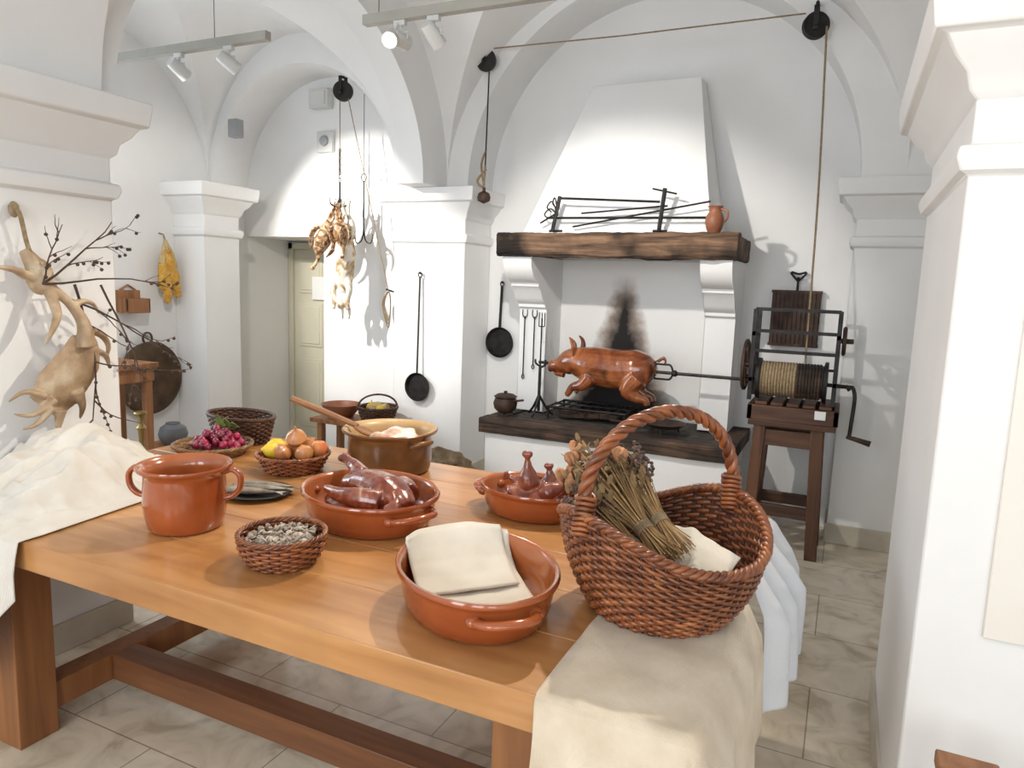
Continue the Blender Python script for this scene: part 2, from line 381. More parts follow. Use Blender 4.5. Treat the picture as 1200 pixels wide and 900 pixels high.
arch_wall('wall_arch_right','X',.24,.5,2.9,5.0,3.95,.94,.9,S,4.2)
def vault(name,x0,x1,y0,y1,h,spring=S,n=64):
    m=M(PL);cx=(x0+x1)/2;a=(x1-x0)/2;cy=(y0+y1)/2;b=(y1-y0)/2
    def fn(u,v):
        s1=sin(-pi/2+pi*u);s2=sin(-pi/2+pi*v)
        z=spring+h*max(math.sqrt(max(0,1-s1*s1)),math.sqrt(max(0,1-s2*s2)))
        return (cx+a*s1,cy+b*s2,z)
    m.grid(fn,n,n,tri=True); return m.build(name,angle=30)
vault('ceiling_vault_center',-2.86,.24,2.02,4.84,1.40)
vault('ceiling_vault_left',-5.0,-3.06,2.02,4.5,1.15)
vault('ceiling_vault_front',-3.2,1.2,-3.0,1.62,1.4)
W('ceiling_slab',-5.15,3.2,-3.2,5.6,4.2,4.3)
W('ceiling_side',.5,3.0,2.0,5.0,3.9,4.2)

# door
m=M(DOORM,IRON,PAPER)
m.box(-4.995,-4.94,5.44,5.495,0,1.92); m.box(-4.16,-4.105,5.44,5.495,0,1.92); m.box(-4.995,-4.105,5.44,5.495,1.86,1.92)
m.box(-4.94,-4.16,5.465,5.49,0,1.86)
for z0,z1 in ((.12,.80),(.92,1.34),(1.44,1.76)):
    for x0,x1 in ((-4.87,-4.59),(-4.51,-4.23)):
        m.box(x0,x1,5.455,5.466,z0,z1); m.box(x0+.03,x1-.03,5.447,5.456,z0+.03,z1-.03)
m.box(-4.70,-4.52,5.440,5.446,1.38,1.60,PAPER)
m.box(-4.22,-4.18,5.45,5.46,.88,1.06,IRON); m.tube([(-4.2,5.45,1.0),(-4.2,5.41,1.0),(-4.3,5.41,1.0)],.008,IRON)
m.build('door_1',bevel=.003)

# ---------------------------------------------------------------- table
tx0,tx1,ty0,ty1,TZ=-2.80,-.18,1.205,2.65,.80
m=M(TABW,TABL,TABS)
n=6
for i in range(n):
    a=ty0+(ty1-ty0)*i/n; b=ty0+(ty1-ty0)*(i+1)/n
    m.box(tx0,tx1,a+.0003,b-.0003,TZ-.085,TZ,TABW)
for lx in (-2.49,-.62):
    for ly in (1.29,2.42): m.box(lx,lx+.13,ly,ly+.13,0,TZ-.085,TABL)
    m.box(lx+.02,lx+.11,1.42,2.42,.07,.17,TABL); m.box(lx+.02,lx+.11,1.42,2.42,TZ-.19,TZ-.085,TABL)
m.box(-2.38,-.60,1.64,1.74,.07,.17,TABS)
m.build('kitchen_table',bevel=.003)

# ---------------------------------------------------------------- fireplace
m=M(PL,OLDD,OLDW,SOOT,ASH)
hx0,hx1,hy0,hz=-2.33,-.55,4.45,.64
YB=5.246
m.box(hx0+.04,hx1-.04,hy0+.04,YB,0,hz-.10,PL)
m.rbeam(hx0,hx1,hy0,hy0+.17,hz-.11,hz+.004,OLDD,.005,0,seed=3,step=.022)
m.rbeam(hx0,hx0+.14,hy0+.17,YB,hz-.10,hz,OLDD,.003,1,seed=5); m.rbeam(hx1-.14,hx1,hy0+.17,YB,hz-.10,hz,OLDD,.003,1,seed=8)
m.box(hx0+.14,hx1-.14,hy0+.16,YB,hz-.1,hz-.015,ASH)
m.box(-2.05,-.86,5.225,YB,hz-.02,1.80,SOOT)
def cheek(x0,x1):
    prof=[(YB,hz),(4.93,hz),(4.93,1.42),(4.90,1.43),(4.90,1.455),(4.87,1.47),(4.84,1.50),(4.80,1.56),(4.76,1.585),(4.76,1.61),(4.72,1.62),(4.66,1.66),(4.62,1.72),(4.61,1.79),(YB,1.79)]
    vs=[(x,y,z) for x in (x0,x1) for y,z in prof];N=len(prof)
    fs=[tuple(range(N)),tuple(range(2*N-1,N-1,-1))]+[(i,(i+1)%N,N+(i+1)%N,N+i) for i in range(N)]
    m.add(vs,fs,PL)
cheek(-2.25,-2.03); cheek(-.87,-.67)
m.rbeam(-2.28,-.64,4.54,4.73,1.780,1.966,OLDW,.013,0,seed=1,step=.018)
m.rbeam(-2.27,-2.12,4.72,YB,1.79,1.955,OLDW,.006,1,seed=12); m.rbeam(-.80,-.645,4.72,YB,1.79,1.955,OLDW,.006,1,seed=14)
vs=[(-2.13,4.66,1.95),(-.82,4.66,1.95),(-.82,YB,1.95),(-2.13,YB,1.95),(-1.79,5.06,3.02),(-1.03,5.06,3.02),(-1.03,YB,3.02),(-1.79,YB,3.02)]
m.add(vs,[(0,1,5,4),(1,2,6,5),(3,0,4,7),(4,5,6,7),(0,3,2,1)],PL)
m.build('fireplace',bevel=.004)

# ---------------------------------------------------------------- cloths
def drape(name,mat,x0,x1,y0,y1,seed=0,fold=.012,nu=90,nv=90,thick=.003,z0=TZ+.002,wav=0,flare=0,kf=38):
    m=M(mat)
    def fn(u,v):
        x=x0+(x1-x0)*u; y=y0+(y1-y0)*v
        wob=.012*noise.noise(Vector((x*4,y*4,seed)))
        if u in(0,1): x+=wob
        if v in(0,1): y+=wob
        dx=max(0,x-tx1); dy=max(0,ty0-y); d=math.hypot(dx,dy)
        if d<=0: return (x,y,z0+.002+.006*max(0,noise.noise(Vector((x*9,y*9,seed))))+wav*max(0,noise.noise(Vector((x*6,y*6,seed+3)))))
        ph=math.atan2(dy,dx); s=(x*1.0 if dx==0 else (y if dy==0 else .5*ph))
        fl=flare*min(1,d/.09) if dx>0 else 0
        o=.010*min(1,d/.012)+.06*d*(1.6 if dx>0 and dy>0 else 1)+fl+fold*min(1,d/.15)*(1+sin(s*kf+seed)+.9*noise.noise(Vector((s*12,d*3,seed))))
        ex=min(x,tx1)+o*cos(ph)*(1 if dx>0 else 0); ey=max(y,ty0)-o*sin(ph)*(1 if dy>0 else 0)
        return (ex,ey,z0+.002-d*.97)
    m.grid(fn,nu,nv); return m.build(name,solid=thick,angle=180)
drape('linen_runner',LINEN,-.485,.15,.83,1.86,2,.006,flare=.035)
drape('white_cloth',LINB,-.33,.20,1.98,2.60,5,.032,wav=.04,flare=.03)
m=M(LINW)
def fn(u,v):
    xr=-2.12-.10*max(0,v-.25); x=-2.84+(xr+2.84)*u; L=.50-.32*max(0,min(1,(x+2.40)/.28))
    y=(ty0-L)+(1.98-ty0+L)*v
    f=noise.noise(Vector((x*5,y*6,1.3))); f2=noise.noise(Vector((x*13+y*5,y*9,4)))
    fo=1-abs(noise.noise(Vector((x*4+y*3,y*3-x*6,7))))*3.2
    fo2=1-abs(noise.noise(Vector((x*7-y*4,y*8+x*3,17))))*3.5
    if y<ty0:
        d=ty0-y; return (x+.10*f*d,ty0-.014-.05*d-.02*(1+sin(x*40+d*4))*min(1,d/.1),TZ+.006-d*.98)
    e=max(0,min(1,(y-ty0)/.10)*min(1,(xr-x)/.13))
    hh=.155*math.exp(-((x+2.62)/.30)**2-((y-1.72)/.26)**2)+.06*math.exp(-((x+2.35)/.14)**2-((y-1.5)/.2)**2)
    ed=max(0,min(1,(1.98-y)/.10))
    return (x,y,TZ+.005+e*ed*(hh+.034*f*(hh*8+.4)+.020*f2+.030*max(0,fo)+.018*max(0,fo2)+.004))
m.grid(fn,140,160); m.build('linen_sheet',solid=.003,angle=180)

# ---------------------------------------------------------------- pottery
def casserole(name,c,a,b,h,rot,hz=.62,hands=(0,pi)):
    m=M(TERRA,TERRI)
    m.lathe([(.001,0),(.84,0),(.89,.006),(.95,h*.35),(.985,h*.75),(1.0,h*.86),(1.04,h*.89),(1.05,h*.96),(1.03,h+.003)],c,TERRA,72,a,b,rot,cap=False)
    m.lathe([(1.03,h+.003),(.985,h+.001),(.965,h*.9),(.935,h*.45),(.87,.025),(.75,.016),(.001,.015)],c,TERRI,72,a,b,rot,cap=False)
    T=Matrix.Translation(Vector(c))@Matrix.Rotation(rot,4,'Z')
    for t in hands:
        P=[]
        for k in range(17):
            q=-1+k/8; ang=t+q*.40; ext=1+ .16*(1-abs(q)**3)
            if abs(q)>.99: ext=.96
            P.append((a*cos(ang)*ext,b*sin(ang)*ext,h*hz+.012*(1-q*q)))
        m.tube(P,.0135,TERRA,10,flat=.8,T=T)
        for q in (-1,1):
            ang=t+q*.40; m.ball(T@Vector((a*cos(ang)*.985,b*sin(ang)*.985,h*hz)),(.020,.020,.016),TERRA,12,8)
    return m.build(name,angle=60)
casserole('terracotta_casserole',(-.775,1.495,TZ+.001),.240,.190,.112,-pi/4)
casserole('terracotta_casserole',(-1.385,1.885,TZ+.001),.245,.205,.108,-.35)
casserole('terracotta_casserole',(-.945,2.25,TZ+.001),.195,.155,.095,-.08)
def napkin(name,mat,c,rot,fnl,nu=28,nv=60,th=.005):
    m=M(mat); T=Matrix.Translation(Vector(c))@Matrix.Rotation(rot,4,'Z')
    m.grid(fnl,nu,nv,T=T); return m.build(name,solid=th,angle=180)
def nf(off,L,yo=0):
    def f(u,v):
        w=(u-.5)*2; y=w*(.135-.006*v)+yo
        s=v*L
        pts=[(-.252,.100),(-.250,.116),(-.240,.124),(-.218,.114),(-.180,.088),(-.135,.062),(-.08,.042),(0.0,.028),(.085,.024)]
        t=s*(len(pts)-1); k=min(int(t),len(pts)-2); q=t-k
        x=pts[k][0]*(1-q)+pts[k+1][0]*q; z=pts[k][1]*(1-q)+pts[k+1][1]*q
        cross=math.sqrt(max(.05,1-(min(.17,abs(y))/.195)**2))
        x=x*(cross if s<.35 else 1-(1-cross)*max(0,(.85-s)/.5)) if x<0 else x
        return (x,y,z+off+.005*noise.noise(Vector((x*14,y*14,off*90)))+.003*abs(w)**3)
    return f
napkin('folded_napkin',NAPK,(-.775,1.495,TZ+.001),-pi/4,nf(.0,1.0,.005))
napkin('folded_napkin',NAPK,(-.772,1.492,TZ+.001),-pi/4,nf(.010,.86,-.012))
# big pot
m=M(TERRA,TERRI); c=(-1.845,1.54,TZ+.001)
m.lathe([(.001,0),(.104,0),(.112,.008),(.121,.05),(.124,.09),(.122,.13),(.120,.168),(.124,.182),(.138,.190),(.143,.197),(.140,.204)],c,TERRA,64,cap=False)
m.lathe([(.140,.204),(.131,.202),(.114,.18),(.112,.16),(.117,.09),(.10,.02),(.001,.012)],c,TERRI,64,cap=False)
for a in (.46+pi,.46):
    d=Vector((cos(a),sin(a),0)); P=sp([Vector(c)+d*r+Vector((0,0,z)) for r,z in ((.120,.178),(.150,.188),(.173,.168),(.172,.130),(.150,.104),(.117,.096))],5)
    m.tube(P,.013,TERRA,10,flat=.7)
m.build('terracotta_pot',angle=60)
# copper / brown cooking pot with spoon
m=M(COPP,COPI); c=(-1.70,2.45,TZ+.001)
m.lathe([(.001,0),(.155,0),(.168,.01),(.176,.05),(.175,.12),(.172,.150),(.180,.160),(.198,.168),(.201,.176),(.196,.181)],c,COPP,64,cap=False)
m.lathe([(.196,.181),(.18,.177),(.166,.155),(.168,.08),(.155,.02),(.001,.012)],c,COPI,64,cap=False)
for a in (-.2,pi-.2):
    d=Vector((cos(a),sin(a),0)); t=Vector((-sin(a),cos(a),0))
    P=sp([Vector(c)+d*.172+t*.05+Vector((0,0,.13)),Vector(c)+d*.205+t*.035+Vector((0,0,.145)),Vector(c)+d*.212+Vector((0,0,.148)),Vector(c)+d*.205-t*.035+Vector((0,0,.145)),Vector(c)+d*.172-t*.05+Vector((0,0,.13))],5)
    m.tube(P,.010,COPP,8)
m.build('cooking_pot',angle=60)
m=M(HAM)
m.ball((-1.655,2.46,.925),(.105,.095,.055),None,20,14,nz=.45,ns=6); m.ball((-1.72,2.42,.925),(.06,.06,.045),None,16,12,nz=.3); m.ball((-1.76,2.44,.90),(.07,.08,.04),None,16,12,nz=.3)
m.ball((-1.70,2.45,.87),(.14,.14,.05))
m.build('ham_joint',fuse=.006,smooth=1)
m=M(SPOON)
P=sp([(-2.10,2.30,1.085),(-1.96,2.345,1.035),(-1.82,2.385,.985)],6); m.tube(P,[.014,.016,.014,.012],SPOON,8)
m.ball((-1.79,2.395,.965),(.055,.034,.013),SPOON,16,10,rot=(0,.38,.3))
m.build('wooden_spoon')

# ---------------------------------------------------------------- wicker
def wicker(name,c,br,rr,h,rows,stakes,rs,m1,m2,rot=0,bulge=0,hf=None,sx=1,sy=1,build=True,rimr=None,pw=.8):
    m=M(m1,m2); C=Vector(c); cr,sr=cos(rot),sin(rot)
    hf=hf or (lambda t:1)
    rad=lambda t: br+(rr-br)*t**pw+bulge*sin(pi*t)
    def P(th,r,z):
        x=r*sx*cos(th);y=r*sy*sin(th); return (C.x+x*cr-y*sr,C.y+x*sr+y*cr,C.z+z)
    N=stakes*4
    zr=h/rows*.56
    for k in range(rows):
        t=(k+.5)/rows; vs=[];fs=[]
        for i in range(N):
            th=2*pi*i/N; r=rad(t)+rs*.95*cos(stakes/2*th+k*pi); z0=h*hf(th)*t
            for q in range(6):
                a=2*pi*q/6; vs.append(P(th,r+rs*.8*cos(a),z0+zr*hf(th)*sin(a)))
        for i in range(N):
            j=(i+1)%N
            for q in range(6):
                l=(q+1)%6; fs.append((i*6+q,i*6+l,j*6+l,j*6+q))
        m.add(vs,fs,m1)
    for j in range(stakes):
        th=2*pi*j/stakes
        m.tube([P(th,rad(t),h*hf(th)*t) for t in (0,.25,.5,.75,1)],rs*.75,m2,5)
    m.lathe([(br*.98,.002)]+[(rad(t),h*t) for t in (0,.2,.4,.6,.8,.97)],(0,0,0),m2,N//2,cap=False,T=None)
    L=N//2; base=len(m.v)-7*L
    for k,t in enumerate((0,0,.2,.4,.6,.8,.97)):
        for i in range(L):
            th=2*pi*i/L; m.v[base+k*L+i]=P(th,rad(t)*(.98 if k==0 else 1)-rs*.1,h*hf(th)*t+(.003 if k==0 else 0))
    rw=rimr or rs*1.25
    turns=stakes//2
    for s in range(3):
        pts=[]
        NN=turns*10
        for i in range(NN):
            th=2*pi*i/NN; a=turns*th+2*pi*s/3
            pts.append(P(th,rad(1)+rw*.75*cos(a),h*hf(th)+rw*.75*sin(a)))
        m.tube(pts,rw*.8,m1,6,closed=True)
    for s in range(2):
        NN=stakes*4
        m.tube([P(2*pi*i/NN,br*.99+rs*.5*cos(stakes/3*2*pi*i/NN+pi*s),rs*.9) for i in range(NN)],rs*.9,m1,6,closed=True)
    n=max(4,int(br/(rs*2.2)))
    for k in range(n):
        r=br*(k+.5)/n; NN=40
        m.tube([P(2*pi*i/NN,r,rs+.4*rs*cos(10*2*pi*i/NN+k*pi)) for i in range(NN)],rs*.95,m1,5,closed=True)
    if build: return m.build(name,angle=180)
    return m,P,rad
# large handled basket
TH=math.radians(55); BC=(-.372,1.705,TZ+.010)
hfun=lambda th: 1+.50*(cos(th)**2)**1.3
m,P,rad=wicker('handled_basket',BC,.160,.243,.178,22,58,.0048,WICK,WICS,rot=TH,bulge=.012,hf=hfun,sy=1.06,build=False,rimr=.0088)
d=Vector((cos(TH),sin(TH),0)); C=Vector(BC)
for s in range(3):
    pts=[]
    N=100
    for i in range(N+1):
        q=i/N; a=pi*q; 
        x=cos(a)*.242; z=.262+.232*sin(a)**.85
        if q<.03 or q>.97: z-=.03
        base=C+d*x+Vector((0,0,z)); rn=(d*cos(a)+Vector((0,0,1))*sin(a))
        sd=Vector((-d.y,d.x,0)); ph=i*.50+2*pi*s/3
        pts.append(base+rn*.0095*cos(ph)+sd*.0095*sin(ph))
    m.tube(pts,.0088,WICK,8)
for sgn in (-1,1):
    for k in range(8):
        b=C+d*sgn*(.242-.001*k)+Vector((0,0,.225+.012*k)); sd=Vector((-d.y,d.x,0))
        m.tube([b+sd*.023*cos(t)+d*.021*sin(t)+Vector((0,0,.004*sin(2*t))) for t in [2*pi*i/14 for i in range(14)]],.0055,WICK,6,closed=True)
m.build('handled_basket',angle=180)
# contents
m=M(STEM,LAV,ROSE,ROPE,DLEAF)
random.seed(8)
def bundle(A,B,n,r0,r1,head,hr):
    dr=(B-A).normalized(); s1=dr.cross(Vector((0,0,1))).normalized(); s2=s1.cross(dr); Lg=(B-A).length
    for i in range(n):
        a=random.uniform(0,2*pi); q=math.sqrt(random.random())
        o=s1*cos(a)+s2*sin(a)
        k=random.uniform(.80,1.12)
        p=[A+o*q*r0-dr*random.uniform(0,.03),A+dr*Lg*.25+o*q*r0*.45,A+dr*Lg*.65*k+o*q*r1*.6,A+dr*Lg*k+o*q*r1]
        m.tube(sp(p,3),.0016,STEM,4)
        e=p[-1]
        if head=='lav':
            for z in range(7): m.ball(e-dr*.011*z+Vector([random.uniform(-.004,.004) for _ in range(3)]),.0052,LAV,6,4)
        elif i%4==0:
            for z in range(6):
                m.ball(e+Vector([random.uniform(-.007,.007) for _ in range(3)]),(hr*random.uniform(.6,1),hr*.4,hr*random.uniform(.6,1)),ROSE,7,5,rot=(random.random()*3,random.random()*3,0))
        else:
            for z in range(4):
                m.ball(e-dr*.025*z+Vector([random.uniform(-.014,.014) for _ in range(3)]),(.015,.0015,.007),DLEAF,6,4,rot=(random.random()*3,random.random()*3,random.random()*3))
    for z in range(5):
        ct=A+dr*(Lg*.23+.005*z); m.tube([ct+(s1*cos(t)+s2*sin(t))*(r0*.50) for t in [2*pi*i/12 for i in range(12)]],.0024,ROPE,5,closed=True)
bundle(Vector((-.335,1.60,.985)),Vector((-.575,1.745,1.135)),100,.045,.085,'rose',.019)
bundle(Vector((-.315,1.625,1.0)),Vector((-.520,1.83,1.14)),80,.04,.06,'lav',.01)
bundle(Vector((-.36,1.585,.965)),Vector((-.585,1.69,1.06)),50,.035,.045,'lav',.01)
m.build('dried_flower_bouquet',angle=60)
m=M(NAPK)
def f(u,v):
    a=(u-.5)*.19; b=(v-.5)*.15*(1-.55*max(0,(u-.45)))
    return (-.272+.92*a+.25*b,1.640-.32*a+.85*b,.972+.42*b-.06*a+.006*noise.noise(Vector((a*22,b*22,3)))+.014*math.exp(-((a+b*.6)/.02)**2))
m.grid(f,30,26)
def f(u,v):
    a=(u-.5)*.17; b=(v-.5)*.13
    return (-.285+.92*a+.25*b,1.625-.32*a+.85*b,.955+.30*b-.04*a+.006*noise.noise(Vector((a*22,b*22,9))))
m.grid(f,20,20); m.build('white_napkin',solid=.005,angle=180)
wicker('small_basket',(-1.381,1.47,TZ+.001),.085,.118,.085,10,28,.0042,WICK,WICS,bulge=.008)
m=M(MUSH); random.seed(5)
for i in range(170):
    a=random.uniform(0,2*pi); r=.098*math.sqrt(random.random())
    m.ball((-1.381+r*cos(a),1.47+r*sin(a),TZ+.072+.018*(1-(r/.1)**2)+random.uniform(-.008,.006)),(random.uniform(.006,.015),random.uniform(.005,.010),random.uniform(.0015,.004)),None,7,5,rot=(random.uniform(-.9,.9),random.uniform(-.9,.9),random.uniform(0,3)),nz=.6,ns=20)
m.lathe([(.001,.06),(.095,.05)],(-1.381,1.47,TZ),None,20)
m.build('dried_mushrooms')
FC=(-2.03,2.23)
wicker('fruit_basket',(*FC,TZ+.001),.105,.145,.07,8,32,.0044,WICK,WICS)
m=M(LEM)
for dx,dy,r in ((-.085,.0,.3),(-.05,-.06,1.2),(-.06,.065,2.0)):
    T=Matrix.Translation((FC[0]+dx,FC[1]+dy,TZ+.088))@Euler((.2,pi/2+.2,r)).to_matrix().to_4x4()
    m.lathe([(.001,-.052),(.006,-.049),(.010,-.042),(.027,-.028),(.036,0),(.028,.027),(.012,.040),(.007,.046),(.001,.048)],(0,0,0),None,16,T=T)
m.build('lemon')
m=M(ONI)
def onion(x,y,z,s,tilt,rz,mat):
    T=Matrix.Translation((x,y,z))@Euler((tilt,0,rz)).to_matrix().to_4x4()
    m.lathe([(.001,-.034*s),(.012*s,-.032*s),(.034*s,-.016*s),(.041*s,.004*s),(.032*s,.024*s),(.014*s,.036*s),(.006*s,.048*s),(.003*s,.062*s)],(0,0,0),mat,18,T=T)
onion(FC[0]+.025,FC[1]-.01,TZ+.138,1.05,.5,.6,ONI); onion(FC[0]+.0,FC[1]-.065,TZ+.085,.95,1.0,2.6,ONI); onion(FC[0]+.085,FC[1]-.03,TZ+.085,.95,.8,4.2,ONI)
m.build('onion')
m=M(APP)
for dx,dy,dz in ((.02,.08,.09),(.09,.055,.088),(-.015,.03,.085)):
    T=Matrix.Translation((FC[0]+dx,FC[1]+dy,TZ+dz))
    m.lathe([(.001,-.030),(.018,-.034),(.037,-.012),(.038,.010),(.024,.032),(.008,.033),(.001,.026)],(0,0,0),None,18,T=T)
m.build('peach')
GC=(-2.51,2.25)
wicker('bread_basket',(*GC,TZ+.001),.12,.165,.045,5,34,.0045,WICL,WICL)
m=M(GRP,LEAF,STEM); random.seed(2)
for i in range(110):
    a=random.uniform(0,2*pi); r=.12*math.sqrt(random.random()); hh=.085*(1-(r/.14)**2)
    m.ball((GC[0]+.03+r*cos(a)*1.0,GC[1]+r*sin(a)*.8,TZ+.035+random.uniform(.2,1)*hh),(.0155,.0155,.017),GRP,10,8)
m.tube(sp([(GC[0]+.0,GC[1]+.03,TZ+.09),(GC[0]-.01,GC[1]+.05,TZ+.13),(GC[0]+.02,GC[1]+.07,TZ+.16)],4),.003,STEM,5)
for q in range(3):
    def lf(u,v,q=q):
        w=sin(pi*min(1,v*1.02))*.03*(1+.3*sin(v*20))
        return (GC[0]+.0+(u-.5)*2*w+.01*q,GC[1]+.05+.03*q-.02*v,TZ+.11+v*.07*(1-.3*q)-abs(u-.5)*.02)
    m.grid(lf,6,12,LEAF)
m.build('grapes',angle=60)
wicker('dark_wicker_basket',(-2.615,2.515,TZ+.001),.125,.16,.125,12,36,.0048,WICD,WICS,sx=1.2,sy=.75,rot=-.1)
m=M(PLATE); PC=(-1.896,1.90,TZ+.001)
m.lathe([(.001,0),(.07,0),(.075,.004),(.115,.014),(.120,.017),(.112,.018),(.072,.009),(.001,.008)],PC,None,40,sx=1.05,rot=.2,cap=False); m.build('dark_plate')
m=M(FISH)
for i,(dx,dy,a) in enumerate(((0.0,-.045,.28),(.005,0,.35),(.0,.045,.22))):
    T=Matrix.Translation((PC[0]+dx,PC[1]+dy,PC[2]+.026))@Matrix.Rotation(a+.05,4,'Z')
    xs=[-.115,-.105,-.08,-.04,0,.04,.08,.1]; rr=[.003,.012,.018,.021,.020,.015,.008,.005]
    m.tube([(x,0.004*sin(x*20),0) for x in xs],rr,None,12,flat=.62,T=T)
    m.add([(.095,0,-.002),(.135,.022,0),(.125,0,.001),(.135,-.022,0),(.095,0,.004)],[(0,1,2),(0,2,3),(4,2,1),(4,3,2)],None,T)
    m.add([(-.02,.02,0),(.015,.034,.002),(.03,.015,0),(0,.018,.004)],[(0,1,2),(3,2,1)],None,T)
    m.ball(T@Vector((-.10,.006,.008)),.0025,PLATE,6,5)
m.build('smoked_fish',angle=60)
m=M(MEAT); c=Vector((-1.385,1.885,TZ))
def TT(c,r): return Matrix.Translation(c)@Matrix.Rotation(r,4,'Z')
T=TT(c,-.25)
m.tube(sp([(-.15,.03,.090),(-.08,.03,.105),(0,.025,.112),(.08,.01,.112),(.15,-.005,.10),(.195,-.01,.088)],5),[.040,.058,.066,.068,.055,.03],MEAT,18,flat=.8,T=T)
m.tube(sp([(-.11,.05,.115),(-.165,.07,.135),(-.215,.075,.150),(-.240,.075,.158)],4),[.040,.026,.017,.021],MEAT,12,T=T)
m.ball(T@Vector((-.245,.085,.158)),(.018,.016,.016),MEAT,12,8); m.ball(T@Vector((-.242,.065,.156)),(.014,.014,.014),MEAT,12,8)
m.tube(sp([(.12,-.055,.100),(.05,-.090,.105),(-.04,-.095,.100),(-.14,-.075,.095)],4),[.038,.036,.022,.013],MEAT,12,T=T)
m.tube(sp([(.12,.06,.10),(.05,.10,.11),(-.05,.115,.10)],4),[.04,.033,.016],MEAT,12,T=T)
m.tube(sp([(.15,-.03,.11),(.185,-.055,.10),(.17,-.085,.09)],4),[.028,.022,.014],MEAT,12,T=T)
m.ball(T@Vector((0,0,.06)),(.17,.12,.035),MEAT,16,10)
m.build('roast_lamb',fuse=.0048,smooth=1)
m=M(MEAT2); T=TT(Vector((-.93,2.25,TZ)),.1)
def drum(p0,p1,s=1.0):
    p0=Vector(p0);p1=Vector(p1);d_=(p1-p0)
    m.tube([p0-d_*.12,p0,p0+d_*.2,p0+d_*.42,p0+d_*.65,p0+d_*.85,p0+d_*.97],[.012*s,.028*s,.036*s,.030*s,.015*s,.009*s,.010*s],None,12,T=T)
    n_=d_.normalized().cross(Vector((0,1,.2))).normalized()
    for k in(-1,1): m.ball(T@(p1+n_*.008*k*s),(.011*s,.011*s,.011*s),None,10,8)
drum((-.03,-.02,.085),(-.035,-.035,.215),1.1); drum((.03,-.05,.08),(.13,-.03,.135)); drum((.03,.06,.08),(.02,.05,.16)); drum((-.05,.05,.08),(-.135,.03,.11)); drum((.06,.03,.075),(.15,.06,.12))
m.ball(T@Vector((.0,.01,.07)),(.105,.08,.035),None,18,12,nz=.4,ns=12); m.ball(T@Vector((-.07,-.03,.07)),(.05,.045,.03),None,14,10,nz=.4,ns=12)
m.build('roast_poultry',fuse=.0045,smooth=1)

# ---------------------------------------------------------------- pig on spit
m=M(PIG); PY=4.75; PZ=1.05
def pg(x,z,y=0): return (x,PY+y,PZ+z)
m.tube(sp([pg(-1.13,.0),pg(-1.18,.0),pg(-1.27,-.005),pg(-1.38,-.015),pg(-1.5,-.01),pg(-1.60,.0),pg(-1.67,.012),pg(-1.73,.015),pg(-1.79,-.0),pg(-1.85,-.02),pg(-1.90,-.03)],4),
  [.03,.10,.138,.142,.14,.135,.115,.100,.085,.052,.042],None,24,flat=1.0)
m.lathe([(.001,0),(.044,0),(.047,.010),(.040,.02),(.001,.02)],(0,0,0),None,16,T=Matrix.Translation(pg(-1.915,-.030))@Euler((0,pi/2,0)).to_matrix().to_4x4())
for sy in (-1,1):
    m.tube(sp([pg(-1.70,.075,sy*.065),pg(-1.700,.135,sy*.10),pg(-1.715,.175,sy*.105),pg(-1.740,.195,sy*.095)],4),[.040,.046,.034,.008],None,10,flat=.30,up=(1,0,0))
    m.tube(sp([pg(-1.58,-.08,sy*.08),pg(-1.63,-.135,sy*.095),pg(-1.70,-.155,sy*.09),pg(-1.73,-.20,sy*.085),pg(-1.745,-.215,sy*.08)],4),[.062,.044,.028,.023,.022],None,12)
    m.tube(sp([pg(-1.24,-.05,sy*.085),pg(-1.30,-.135,sy*.10),pg(-1.24,-.185,sy*.095),pg(-1.18,-.20,sy*.09),pg(-1.165,-.235,sy*.085)],4),[.080,.062,.038,.026,.022],None,12)
    m.ball(pg(-1.80,.045,sy*.055),(.016,.012,.016))
m.tube(sp([pg(-1.13,.06),pg(-1.09,.09),pg(-1.075,.06),pg(-1.09,.045)],4),[.014,.009,.007],None,8)
m.tube([pg(-1.80,-.075),pg(-1.87,-.075)],[.035,.022],None,12)
m.build('roast_pig',fuse=.0075,smooth=2)
m=M(IRON)
m.tube([pg(-2.0,-.01),pg(-.46,-.01)],.011,IRON,8)
m.tube(sp([pg(-1.02,-.01),pg(-1.04,.04),pg(-1.08,.045),pg(-1.16,.045)],4),.007,IRON,6); m.tube(sp([pg(-1.02,-.01),pg(-1.04,-.05),pg(-1.08,-.055),pg(-1.16,-.055)],4),.007,IRON,6)
m.ball(pg(-1.01,-.01),(.022,.022,.022)); 
m.build('spit_rod')
m=M(IRON); ax=-1.99; hz_=.64
m.tube([(ax,PY,hz_+.04),(ax,PY,1.02)],.012)
m.tube(sp([(ax,PY,1.0),(ax,PY,1.01),(ax-.035,PY,1.03),(ax-.04,PY,1.06)],3),.008); m.tube(sp([(ax,PY,1.0),(ax+.035,PY,1.02),(ax+.04,PY,1.06)],3),.008)
m.tube([(ax,PY,1.02),(ax,PY,1.36)],.006)
for a in (.6,2.7,4.7): m.tube(sp([(ax,PY,hz_+.16),(ax+.06*cos(a),PY+.06*sin(a),hz_+.06),(ax+.11*cos(a),PY+.11*sin(a),hz_+.012)],4),.009)
for dx in (-.022,0,.022): m.tube([(ax+dx,PY,1.30),(ax+dx,PY,1.40)],.004)
m.tube([(ax-.022,PY,1.30),(ax+.022,PY,1.30)],.004)
m.build('spit_stand')
m=M(RUST)
m.lathe([(.001,.03),(.05,.03),(.08,.06),(.088,.10),(.075,.135),(.080,.145),(.086,.147),(.06,.165),(.012,.172),(.014,.185),(.001,.19)],(-2.19,4.60,hz),None,28)
for a in (0,2.1,4.2): m.tube([(-2.19+.05*cos(a),4.60+.05*sin(a),hz+.04),(-2.19+.065*cos(a),4.60+.065*sin(a),hz+.004)],.008)
